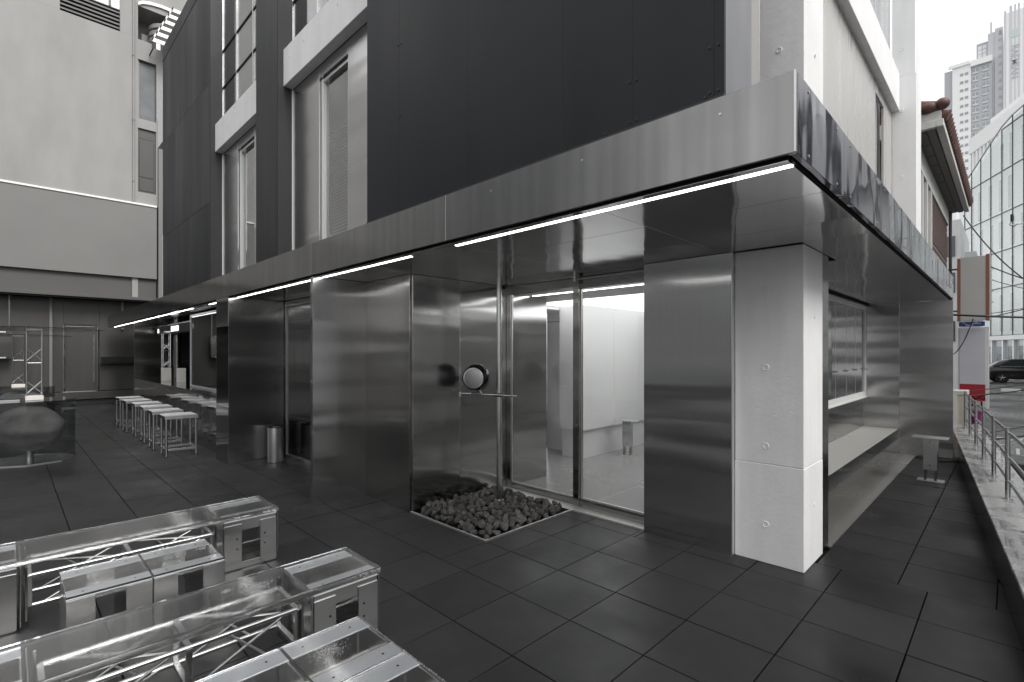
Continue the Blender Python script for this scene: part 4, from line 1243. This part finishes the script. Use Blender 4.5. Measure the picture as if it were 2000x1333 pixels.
tag(o, 'shallow dark steel shelf box on the dark wall left of the bar end', 'shelf')
# striped awning
AW = thing('striped_awning', 'small black and white striped awning high on the grey building', 'awning', (-20.0, 3.6, 11.6))
for k in range(11):
    f0, f1 = k / 11, (k + .96) / 11
    p0 = Vector((-19.75, 3.33, 11.72)); p1 = Vector((-20.25, 4.02, 13.35))
    a = p0.lerp(p1, f0); b = p0.lerp(p1, f1)
    MB().obox(a, b - a, (0, 0.9, 0), (.02, 0, .01)).build('stripe', 'awn_black' if k % 2 else 'awn_white', AW)
    MB().obox(a + Vector((.03, -.012, -.10)), b - a, (0, .01, 0), (0, 0, .16)).build('stripe', 'awn_white' if k % 2 else 'awn_black', AW)
for k in range(6):
    bx('valance', 'awn_white' if k % 2 else 'awn_black', AW, -19.75, -19.74, 3.33 + .12 * k, 3.44 + .12 * k, 11.52, 11.715)
bx('bracket', 'awn_black', AW, -20.36, -19.8, 3.36, 3.39, 11.53, 11.56)

# ------------------------------------------------------------------ brick house with red tiled eave
HS = thing('brick_house', 'old brick house with red clay roof tiles and deep boarded eave', 'house', (-2.2, 14.5, -0.46))
XH, Y0, Y1 = -1.21, 11.55, 17.75
bx('wall', 'mortar', HS, -6, XH - .012, Y0, Y1, -0.46, 5.45)
rr = random.Random(3)
bl, bh = .215, .068
rows = []
z = 2.9
k = 0
brick_me = MB().box(0, .012, 0, bl - .012, 0, bh - .012).build('brick', 'brick', HS, local=True)
first = True
cnt = 0
while z < 5.0 and cnt < 299:
    y = 13.75 + (0 if k % 2 else -bl / 2)
    while y < Y1 - .2 and cnt < 299:
        if y + bl < Y1:
            o = brick_me if first else bpy.data.objects.new('brick', brick_me.data)
            if not first:
                C.objects.link(o); o.parent = HS
            first = False; cnt += 1
            o.location = Vector((XH - .012 + rr.uniform(-.001, .002), y, z)) - HS.location
        y += bl
    z += bh; k += 1
bm_ = MB(); k = 0; z = -0.4
while z < 2.9 - bh * .5:
    y = 13.75 + (0 if k % 2 else -bl / 2)
    while y < Y1 - .2:
        bm_.box(XH - .012, XH, y, y + bl - .012, z, z + bh - .012); y += bl
    z += bh; k += 1
while z < 5.0:
    z += bh
ob = bm_.build('bricks_low', 'brick', HS); ob['kind'] = 'stuff'
bm_ = MB(); k = 0; z = 2.9 + bh * int((cnt // 19))
z = 2.9 + bh * (cnt // 18 + 1)
while z < 5.02:
    y = 13.75 + (0 if k % 2 else -bl / 2)
    while y < Y1 - .2:
        bm_.box(XH - .012, XH + .001, y, y + bl - .012, z, z + bh - .012); y += bl
    z += bh; k += 1
ob = bm_.build('bricks_high', 'brick', HS); ob['kind'] = 'stuff'
bx('frieze', 'eave_trim', HS, -1.3, XH + .03, Y0, Y1, 5.03, 5.45, .004)
w = bx('window', 'glass_win', HS, -1.235, -1.229, 12.2, 13.55, 2.6, 5.0)
for y in (12.12, 12.86, 13.6):
    bx('frame', 'white_paint', w, -1.24, -1.17, y, y + .07, 2.55, 5.02, .003)
bx('curtain', 'curtain', w, -1.245, -1.237, 12.15, 13.6, 2.6, 5.0)
# eave: boarded soffit, fascia, tiles
EX, EY0, EY1, EZ = -0.80, 11.06, 18.33, 5.46
bx('soffit_board', 'eave_board', HS, -6, EX - .10, EY0 + .10, EY1 - .1, EZ, EZ + .02)
for k in range(10):
    y = EY0 + .22 + .70 * k
    bx('soffit_plank', 'eave_board', HS, -1.19, EX - .24, y, y + .66, EZ - .014, EZ - .001, .003)
bx('soffit_trim', 'eave_board', HS, EX - .22, EX - .12, EY0 + .12, EY1 - .12, EZ - .03, EZ - .001, .004)
bx('soffit_trim', 'eave_board', HS, -1.205, -1.16, EY0 + .6, EY1 - .12, EZ - .05, EZ - .001, .004)
bx('fascia_board', 'eave_trim', HS, EX - .10, EX, EY0, EY1, EZ - .02, EZ + .10, .006)
bx('fascia_board', 'eave_trim', HS, -6, EX - .102, EY0, EY0 + .10, EZ - .02, EZ + .10, .006)
bx('gable_board', 'eave_trim', HS, -6, EX - .03, EY0 + .03, EY0 + .12, EZ + .105, EZ + .26, .004)
MB().prism([(EX - .06, EZ + .10), (-6, EZ + 2.1), (-6, EZ + .10)], (0, EY0 + .13, 0), (1, 0, 0), (0, 0, 1), (0, EY1 - EY0 - .2, 0)).build('roof_body', 'roof_tile', HS)
# barrel tiles down the slope, one row per column along the eave
sl = Vector((-5.2, 0, 2.0)).normalized()
for k in range(34):
    y = EY0 + .12 + .213 * k
    p = Vector((EX + .05, y, EZ + .17))
    mb = MB()
    for q in range(3):
        a = p + sl * (.34 * q); mb.tube(a, a + sl * .40, .082, 12, .066)
    mb.build('roof_tile', 'roof_tile', HS, smooth=50)
    MB().tube(p - sl * .015, p + sl * .02, .088, 12).build('tile_end', 'roof_tile', HS, smooth=50)
def egg(c, r_, name='ridge_tile'):
    mb = MB().lathe([(0.001, -1), (.5, -.87), (.87, -.5), (1, 0), (.87, .5), (.5, .87), (.001, 1)], (0, 0, 0), 16)
    mb.v = [(v[0] * r_[0] + c[0], v[1] * r_[1] + c[1], v[2] * r_[2] + c[2]) for v in mb.v]
    mb.build(name, 'roof_tile', HS, smooth=60)
egg((EX - .02, EY0 + .05, EZ + .36), (.105, .12, .095)); egg((EX - .21, EY0 + .02, EZ + .33), (.15, .10, .09)); egg((EX - .50, EY0 + .02, EZ + .31), (.13, .1, .08))
for k in range(4):
    a = Vector((EX - .1 - .3 * k, EY0 + .10, EZ + .36 + .115 * k)); MB().tube(a, a + sl * .36, .085, 12, .07).build('ridge_tile', 'roof_tile', HS, smooth=50)
MB().tube((-1.15, Y1 + .03, -.46), (-1.15, Y1 + .03, 5.4), .035, 10)  .build('drain_pipe', 'mullion', HS, smooth=40)

# ------------------------------------------------------------------ street signs and clutter beyond the terrace
t = thing('blank_sign_box', 'faded blank sign box with terracotta edges projecting from the brick house', 'sign', (-0.69, 17.6, 2.46))
bx('face', 'sign_grey', t, -0.935, -0.455, 17.55, 17.70, 2.46, 4.11, .004)
bx('edge', 'brown', t, -1.0, -0.937, 17.545, 17.705, 2.45, 4.09, .004); bx('edge', 'brown', t, -0.453, -0.385, 17.545, 17.705, 2.45, 4.14, .004)
bx('trim', 'white_paint', t, -0.384, -0.366, 17.545, 17.705, 2.45, 4.14)
for k in range(4):
    bx('clip', 'box_cream', t, -0.366, -0.31, 17.6, 17.63, 2.9 + .28 * k, 2.93 + .28 * k)
bx('bracket', 'mullion', t, -1.2, -1.0, 17.6, 17.64, 3.8, 3.84); bx('bracket', 'mullion', t, -1.2, -1.0, 17.6, 17.64, 2.7, 2.74)
t = thing('blue_sign', 'narrow blue sign strip with white marks between the two sign boxes', 'sign', (-0.72, 17.9, 2.33))
bx('face', 'sign_blue', t, -0.985, -0.48, 17.88, 17.92, 2.325, 2.445, .002)
for a, b, c in ((-0.92, -0.86, 2.40), (-0.86, -0.82, 2.37), (-0.75, -0.55, 2.385), (-0.67, -0.62, 2.41), (-0.84, -0.70, 2.345)):
    bx('white_mark', 'sign_white', t, a, b, 17.872, 17.879, c, c + .022)
t = thing('number_sign', 'upright white sign box with red band and black number 8521', 'sign', (-0.73, 18.15, 0.17))
bx('frame', 'white_paint', t, -1.015, -0.405, 18.05, 18.25, 0.16, 2.31, .008)
bx('face', 'sign_white', t, -0.975, -0.475, 18.035, 18.049, 0.80, 2.27)
bx('red_band', 'sign_red', t, -0.975, -0.475, 18.034, 18.049, 0.36, 0.798)
bx('number_plate', 'sign_white', t, -0.975, -0.475, 18.034, 18.049, 0.18, 0.358)
lettering('number', '8521', 0.205, 'gap', t, (-0.70, 18.03, 0.268), UP_FACE, 0.006)
for k in range(3):
    MB().lathe([(0.035, -.012), (.06, -.012), (.06, .0), (.035, .0), (.035, -.012)], (0, 0, 0), 16).build('white_mark', 'sign_white', t, local=True)
    o = t.children[-1]; o.rotation_euler = (R(90), 0, 0); o.location = (-0.06 + .13 * k, -0.116, 0.29)
for x in (-0.95, -0.5):
    MB().tube((x, 18.15, -.46), (x, 18.15, .17), .03, 10).build('leg', 'steel_tube', t, smooth=40)
t = thing('street_cabinet', 'cream street cabinet with peeling face just beyond the end wall', 'cabinet', (-0.8, 14.75, -0.46))
bx('body', 'box_cream', t, -0.95, -0.69, 14.7, 15.2, -0.46, 0.70, .01)
bx('top', 'eave_trim', t, -0.97, -0.66, 14.68, 15.2, 0.702, 0.80, .01)
bx('side', 'white_paint', t, -1.0, -0.84, 14.66, 14.699, -0.46, 0.70)
t = thing('light_panel', 'small glowing white lit panel low beside the street cabinet', 'lamp', (-0.70, 13.65, -0.46))
bx('panel', 'lightbox', t, -0.75, -0.68, 13.63, 13.66, -0.30, 0.0); bx('case', 'mullion', t, -0.76, -0.67, 13.662, 13.72, -0.46, 0.02)
t = thing('magenta_tub', 'small magenta plastic tub beneath the number sign', 'tub', (-0.63, 17.2, -0.46))
MB().lathe([(0.001, .3), (.09, .3), (.11, .62), (.10, .62), (.085, .34), (.001, .34)], (0, 0, 0), 20).build('tub', 'magenta', t, local=True, smooth=50)
MB().lathe([(0.001, 0), (.12, 0), (.12, .299), (.001, .299)], (0, 0, 0), 12).build('stand', 'eave_trim', t, local=True)

def wire(name, label, p, q, sag, r_, group=None):
    p, q = Vector(p), Vector(q); n = 16
    pts = [p.lerp(q, k / n) - Vector((0, 0, 4 * sag * (k / n) * (1 - k / n))) for k in range(n + 1)]
    o = MB().path(pts, r_, 6).build(name, 'rubber', None, smooth=60)
    return tag(o, label, 'cable', group)
wire('power_cable', 'thick black cable crossing just above the number sign', (-0.9, 14.0, 2.43), (3.4, 16.8, 2.28), .05, .022)
wire('power_cable', 'black cable looping down beside the end wall to the number sign', (-0.56, 14.2, 2.34), (-0.86, 14.1, 1.6), .12, .010)
wire('power_cable', 'black cable rising from the sign foot towards the road, lower strand', (-0.9, 15.2, 0.62), (3.0, 17.5, 1.6), .12, .014)
wire('power_cable', 'black cable rising from the sign foot towards the road, upper strand', (-0.9, 15.3, 0.72), (3.0, 17.6, 1.72), .10, .010)
wire('power_cable', 'low black cable hanging over the road behind the railing, thicker one', (-0.95, 14.1, -0.30), (3.2, 16.6, 1.0), .18, .018)
wire('power_cable', 'low black cable hanging over the road behind the railing, thinner one', (-0.95, 14.2, -0.22), (3.2, 16.8, 1.2), .10, .009)
wire('power_cable', 'black cable sloping down in front of the brick house corner', (-1.0, 20.0, 5.7), (0.6, 17.0, 3.0), .25, .016)
wire('power_cable', 'black cable sagging across the glass office, upper one', (-0.4, 17.7, 3.85), (2.8, 19.0, 3.1), .35, .014)
wire('power_cable', 'thin cable across the glass office, middle one', (-0.36, 17.8, 3.5), (2.8, 19.2, 2.8), .2, .008)
wire('power_cable', 'cable climbing right across the glass office, lower one', (-0.4, 18.0, 2.55), (2.8, 19.5, 3.9), .12, .012)
wire('power_cable', 'cable climbing right across the glass office, second lowest', (-0.4, 18.1, 2.65), (2.8, 19.8, 3.6), .10, .008)
t = thing('wire_clamp', 'dark insulator clamp on a bracket in front of the glass office', 'insulator', (0.05, 18.6, 5.0))
MB().tube((0.02, 18.6, 5.08), (0.02, 18.6, 5.26), .035, 10).build('insulator', 'rubber', t, smooth=40)
MB().tube((0.0, 18.6, 4.98), (1.4, 18.9, 5.08), .012, 8).build('arm', 'steel_tube', t, smooth=40)
MB().path([(0.02, 18.6, 5.1), (-.03, 18.6, 5.0), (.06, 18.6, 4.93), (.12, 18.61, 5.0)], .008, 6).build('lead', 'rubber', t)
MB().tube((1.4, 18.9, -.46), (1.4, 18.9, 9.0), .12, 16).build('pole', 'mortar', t, smooth=40)

# road markings seen past the railing
arc_mark(-0.16, 16.6, .20, .75, .05, 20, 330); arc_mark(0.34, 16.9, .22, .75, .05, 20, 330)
for x in (-0.34, -0.20, -0.06, 0.08, 0.22):
    mark(x, x + .05, 14.6, 15.5)
mark(-0.34, 0.0, 14.95, 15.08)
mark(-0.24, 0.03, 11.2, 12.3); mark(0.08, 0.6, 11.3, 12.4)
for k in range(6):
    mark(-2.0 + 1.6 * k, -1.2 + 1.6 * k, 38.0, 41.5)

# ------------------------------------------------------------------ parked black car
CAR = thing('parked_car', 'black crossover car standing on the far side of the road', 'car', (0.78, 50.0, -0.46), R(12))
def side(poly, y0, y1, name, mat, bevel=.03):
    return MB().prism(poly, (0, y0, 0), (1, 0, 0), (0, 0, 1), (0, y1 - y0, 0)).build(name, mat, CAR, local=True, bevel=bevel, seg=2, smooth=40)
body = [(-2.25, .42), (-2.30, .75), (-2.22, 1.02), (-1.9, 1.14), (-0.6, 1.10), (0.95, 1.05), (1.9, .92), (2.25, .74), (2.3, .45), (2.2, .26), (1.85, .26), (1.72, .50), (1.42, .66), (1.12, .50), (1.0, .26), (-1.0, .26), (-1.12, .50), (-1.42, .66), (-1.72, .50), (-1.85, .28), (-2.15, .30)]
side(body, -.92, .92, 'body', 'car_paint', .05)
side([(-2.0, 1.10), (-1.55, 1.48), (-.9, 1.66), (.1, 1.68), (.55, 1.58), (1.25, 1.06), (.9, 1.02), (-1.8, 1.06)], -.76, .76, 'cabin', 'car_paint', .06)
for s in (-1, 1):
    MB().prism([(-1.50, 1.18), (-1.25, 1.44), (-.75, 1.57), (-.35, 1.58), (-.35, 1.16)], (0, s * .765, 0), (1, 0, 0), (0, 0, 1), (0, s * .006, 0)).build('window', 'car_glass', CAR, local=True)
    MB().prism([(-.28, 1.16), (-.28, 1.58), (.08, 1.57), (.45, 1.46), (.92, 1.14)], (0, s * .765, 0), (1, 0, 0), (0, 0, 1), (0, s * .006, 0)).build('window', 'car_glass', CAR, local=True)
    MB().obox((-1.5, s * .775, 1.145), (2.45, 0, -.01), (0, s * .006, 0), (0, 0, .018)).build('trim', 'steel_bright', CAR, local=True)
    MB().obox((-2.28, s * .60, .86), (.1, s * .1, 0), (0, s * .22, 0), (0, 0, .10)).build('tail_light', 'sign_red', CAR, local=True, bevel=.01)
    for x in (-1.42, 1.42):
        mb = MB()
        n = 28
        tw = MB().lathe([(0.20, -.11), (.34, -.10), (.355, -.07), (.355, .07), (.34, .10), (.20, .11)], (0, 0, 0), n)
        tw.v = [(v[0] + x, v[2] + s * .82, v[1] + .355) for v in tw.v]
        wo_ = tw.build('wheel', 'tyre', CAR, local=True, smooth=40)
        rm = MB().lathe([(0.001, .06), (.05, .085), (.06, .06), (.19, .04), (.225, .09), (.225, -.05)], (0, 0, 0), n)
        rm.v = [(v[0] + x, s * (v[2] + .80), v[1] + .355) for v in rm.v]
        rm.build('rim', 'mullion', wo_, local=True, smooth=40)
        for k in range(5):
            a = 2 * math.pi * k / 5 + .3
            MB().tube((x, s * .905, .355), (x + .21 * math.cos(a), s * .90, .355 + .21 * math.sin(a)), .030, 6, .020).build('spoke', 'rim', wo_, local=True)
MB().box(-2.31, -2.295, -.26, .26, .62, .73).build('number_plate', 'sign_white', CAR, local=True)

# ------------------------------------------------------------------ glass office across the road
e = Vector((-0.42096, 0.90708, 0)); O = Vector((-1.0975, 60.914, 0))
nout = Vector((-e.y, e.x, 0))
if nout.dot(-O) < 0: nout = -nout
GB = thing('glass_office', 'pale office building with slanted glass curtain wall across the road', 'building', tuple(O + Vector((0, 0, -.5))))
U = [-14.2, -12.6, -11.0, -9.4, -7.9, -6.4, -4.9, -3.43, -1.92, -0.24, 1.40, 2.98, 4.25, 6.06]
Zr = [3.10, 7.10, 10.2, 13.37, 16.91, 20.4]
def ztop(u):
    pts = [(-15, 21.6), (-4.35, 21.1), (-3.45, 21.02), (-1.92, 20.67), (-.24, 19.93), (4.0, 17.97), (6.1, 17.0)]
    for (a, za), (b, zb) in zip(pts[:-1], pts[1:]):
        if a <= u <= b: return za + (zb - za) * (u - a) / (b - a)
    return 17
rr = random.Random(9)
for i in range(len(U) - 1):
    a, b = U[i], U[i + 1]
    for j in range(len(Zr)):
        z0 = Zr[j]; za = ztop(a); zb = ztop(b)
        z1a = min(Zr[j + 1], za) if j + 1 < len(Zr) else za
        z1b = min(Zr[j + 1], zb) if j + 1 < len(Zr) else zb
        if z1a - z0 < .1 or z1b - z0 < .1: continue
        g = .035
        p = O + nout * .25
        poly = [(a + g, z0 + g), (b - g, z0 + g), (b - g, z1b - g), (a + g, z1a - g)]
        pn_ = MB().prism(poly, p, e, (0, 0, 1), nout * .03).build('glass_panel', 'office_glass', GB)
        MB().obox(p + e * (a - .022) + Vector((0, 0, z0)), e * .044, nout * .06, (0, 0, z1a - z0)).build('mullion', 'mullion', pn_)
        MB().obox(p + e * (a + .03) + Vector((0, 0, z0 - .03)), e * (b - a - .06), nout * .08, (0, 0, .06)).build('mullion', 'mullion', pn_)
        if j < 5 and rr.random() < .85:
            uu = a + (b - a) * rr.uniform(.15, .45); wv = rr.uniform(.35, .6)
            MB().obox(O + nout * .012 + e * uu + Vector((0, 0, z0 + .35)), e * wv, nout * .02, (0, 0, min(z1a, z1b) - z0 - .9)).build('slot_window', 'office_slot', GB)
top = [(U[0], ztop(U[0]))] + [(u, ztop(u)) for u in U[1:]]
MB().prism([(U[0], -.5)] + [(U[-1], -.5)] + top[::-1], O, e, (0, 0, 1), -nout * 14).build('inner_wall', 'office_wall', GB)
for i in range(len(U) - 1):
    a, b = U[i], U[i + 1]
    MB().obox(O + nout * .22 + e * a + Vector((0, 0, ztop(a) - .02)), e * (b - a) + Vector((0, 0, ztop(b) - ztop(a))), nout * .10, (0, 0, .07)).build('roof_edge', 'tower_grey', GB)
    gp = MB().obox(O + nout * .05 + e * (a + .06) + Vector((0, 0, 0.0)), e * (b - a - .12), nout * .03, (0, 0, 2.7)).build('shop_glass', 'office_glass', GB)
    MB().obox(O + nout * .05 + e * (a - .06) + Vector((0, 0, -.5)), e * .12, nout * .2, (0, 0, 3.2)).build('shop_post', 'steel_light', gp)
    if rr.random() < .8:
        MB().obox(O + nout * .01 + e * (a + .3) + Vector((0, 0, 0.3)), e * (b - a - .6), nout * .02, (0, 0, 1.9)).build('shop_display', 'brick' if i % 3 == 0 else 'office_slot', GB)
MB().obox(O + nout * .05 + e * U[0] + Vector((0, 0, 2.72)), e * (U[-1] - U[0]), nout * .32, (0, 0, .36)).build('shop_fascia', 'office_wall', GB)
# set-back white storey with fins and parapet
b0 = O - nout * 1.2
WT = lambda u: 22.5 + .01 * u
MB().obox(b0 + e * -15 + Vector((0, 0, 15)), e * 21.0, -nout * 12, (0, 0, 6.2)).build('upper_storey', 'office_wall', GB)
for k in range(32):
    u = -14.8 + .65 * k
    MB().obox(b0 + e * u + Vector((0, 0, 15)), e * .26, nout * .35, (0, 0, 6.1)).build('fin', 'tower_white', GB)
MB().obox(b0 + e * -15.2 + Vector((0, 0, 21.1)), e * 21.3, nout * .4, (0, 0, 1.5)).build('parapet', 'tower_white', GB)
MB().obox(b0 + e * -15.2 + nout * -.6 + Vector((0, 0, 22.6)), e * 19.5, nout * .1, (0, 0, 1.1)).build('roof_fence', 'office_wall', GB)
# roof conifer
CT = thing('conifer_tree', 'small dark conifer standing on the roof of the glass office', 'tree', tuple(b0 + e * -1.3 - nout * 1.6 + Vector((0, 0, 22.6))))
MB().tube((0, 0, 0), (0, 0, 2.9), .06, 8, .02).build('trunk', 'trunk', CT, local=True)
rr = random.Random(4); mb = MB()
for k in range(420):
    h = rr.random(); rad = (1 - h) ** .7 * .75 * math.sqrt(rr.random()); a = rr.uniform(0, 6.3)
    c = Vector((rad * math.cos(a), rad * math.sin(a), .5 + h * 2.4)); s = .13
    u = Vector((rr.gauss(0, 1), rr.gauss(0, 1), rr.gauss(0, 1))).normalized() * s; v = Vector((rr.gauss(0, 1), rr.gauss(0, 1), rr.gauss(0, 1))).normalized() * s
    mb.quad(c - u, c - v, c + u, c + v)
mb.build('crown', 'leaf', CT, local=True)

# ------------------------------------------------------------------ far towers
YT = 258.0
T1 = thing('apartment_tower', 'pale grey and white apartment tower with paired windows far behind', 'tower', (-12, YT, -0.5))
bx('wall', 'tower_grey', T1, -18.5, -16.1, YT + 1, YT + 16, -.5, 111.3)
bx('wall', 'tower_white', T1, -16.1, -10.82, YT, YT + 16, -.5, 111.4)
bx('wall', 'tower_grey', T1, -10.82, -5.0, YT + .6, YT + 16, -.5, 110.2)
bx('parapet', 'tower_white', T1, -10.9, -4.9, YT - .4, YT + .55, 110.2, 112.4)
bx('parapet', 'tower_white', T1, -17.2, -10.95, YT - .6, YT - .05, 111.4, 112.6)
bx('roof_block', 'tower_grey', T1, -9.4, -6.2, YT + 5, YT + 12, 110.2, 120.2)
for i in range(2):
    for j in range(4):
        bx('roof_pane', 'tower_white', T1, -9.0 + 1.3 * i, -7.9 + 1.3 * i, YT + 4.9, YT + 4.99, 112.9 + 1.6 * j, 114.3 + 1.6 * j)
for k in range(22):
    z = 107.6 - 3.02 * k
    if z < 60: break
    for x in (-13.9, -12.5):
        bx('window', 'tower_glass', T1, x, x + 1.0, YT - .06, YT - .005, z, z + 1.05)
    for x in (-10.4, -7.6):
        w = bx('window', 'tower_glass', T1, x, x + 1.75, YT + .52, YT + .595, z - .3, z + 1.6)
        bx('balcony', 'tower_grey2', w, x, x + 1.75, YT + .35, YT + .51, z - .3, z + .35)
        bx('frame', 'tower_white', w, x + .85, x + .95, YT + .48, YT + .515, z + .35, z + 1.6)
T2 = thing('grey_stair_tower', 'pale grey slim tower with small bracket windows beside the white apartments', 'tower', (-4, YT + 2, -0.5))
bx('wall', 'tower_grey2', T2, -6.2, -4.3, YT + 2, YT + 18, -.5, 121.5); bx('wall', 'tower_grey2', T2, -4.28, -2.1, YT + 1.6, YT + 18, -.5, 122.4)
bx('mast', 'tower_grey2', T2, -5.6, -5.0, YT + 4, YT + 5, 121.5, 126.5)
for k in range(20):
    z = 117.2 - 3.02 * k
    if z < 60: break
    bx('window', 'tower_grey', T2, -3.3, -2.4, YT + 1.5, YT + 1.59, z, z + 1.1)
bx('window', 'tower_glass', T2, -3.2, -2.5, YT + 1.5, YT + 1.59, 119.6, 121.2)
T3 = thing('striped_tower', 'white tower with grey vertical stripes and large vertical lettering', 'tower', (3, YT - 1, -0.5))
bx('wall', 'tower_white', T3, -1.9, 14, YT - 1, YT + 18, -.5, 125.5)
for a, b in ((-1.75, -1.2), (-0.4, 0.35), (0.8, 1.35), (1.75, 2.35), (3.2, 4.2)):
    bx('stripe', 'tower_grey2', T3, a, b, YT - 1.06, YT - 1.005, 60, 126.5 + (b > 0) * 1.2)
bx('panel', 'tower_green', T3, -0.3, 2.3, YT - 1.12, YT - 1.065, 116.0, 119.0)
rotv = Matrix.Rotation(R(90), 4, 'X') @ Matrix.Rotation(R(-90), 4, 'Z')
lettering('lettering', 'RAEMIAN', 2.9, 'tower_grey', T3, (1.0, YT - 1.16, 107.0), rotv, 0.02)
WB = thing('white_block_house', 'plain white low building seen between brick house and glass office', 'building', (-2.2, 33, -0.5))
bx('wall', 'render_white', WB, -6, -1.75, 33, 40, -.5, 8.2); bx('wall', 'tower_grey2', WB, -6, -1.3, 36, 44, -.5, 7.0)
for z in (2.2, 4.6, 6.4):
    bx('window', 'office_slot', WB, -2.5, -1.95, 32.95, 32.995, z, z + 1.0)

# ------------------------------------------------------------------ surroundings outside the frame, seen only in the steel
def facade_house(name, label, x0, x1, y0, y1, h, mat, face, floors, cols):
    t = thing(name, label, 'building', ((x0 + x1) / 2, (y0 + y1) / 2, -.5))
    bx('wall', mat, t, x0, x1, y0, y1, -.5, h)
    bx('roof', 'tower_grey', t, x0 - .2, x1 + .2, y0 - .2, y1 + .2, h, h + .3)
    for j in range(floors):
        for i in range(cols):
            z = .6 + j * (h / floors)
            if face == 'y':
                u = x0 + (x1 - x0) * (i + .25) / cols; wv = (x1 - x0) * .5 / cols
                bx('window', 'tower_glass', t, u, u + wv, y1 + .002, y1 + .05, z, z + 1.5)
            else:
                u = y0 + (y1 - y0) * (i + .25) / cols; wv = (y1 - y0) * .5 / cols
                bx('window', 'tower_glass', t, x0 - .05, x0 - .002, u, u + wv, z, z + 1.5)
    return t
facade_house('neighbour_house', 'grey building across the terrace behind the viewer', -32, -9.0, -20, -9.5, 13.0, 'far_wall', 'y', 4, 9)
facade_house('neighbour_house', 'lower grey building across the terrace behind the viewer, street end', -8.8, 0.6, -20, -9.5, 5.4, 'far_wall', 'y', 2, 4)
facade_house('street_house', 'pale street house across the road, nearest the terrace', 9.5, 16, -8, 4, 6.5, 'far_wall2', 'x', 2, 4)
facade_house('street_house', 'pale street house across the road, middle one', 9.5, 17, 5, 17, 9.0, 'render_white', 'x', 3, 4)
facade_house('street_house', 'tall dark street building across the road, farthest one', 9.8, 16, 18, 46, 20.0, 'far_wall3', 'x', 6, 8)
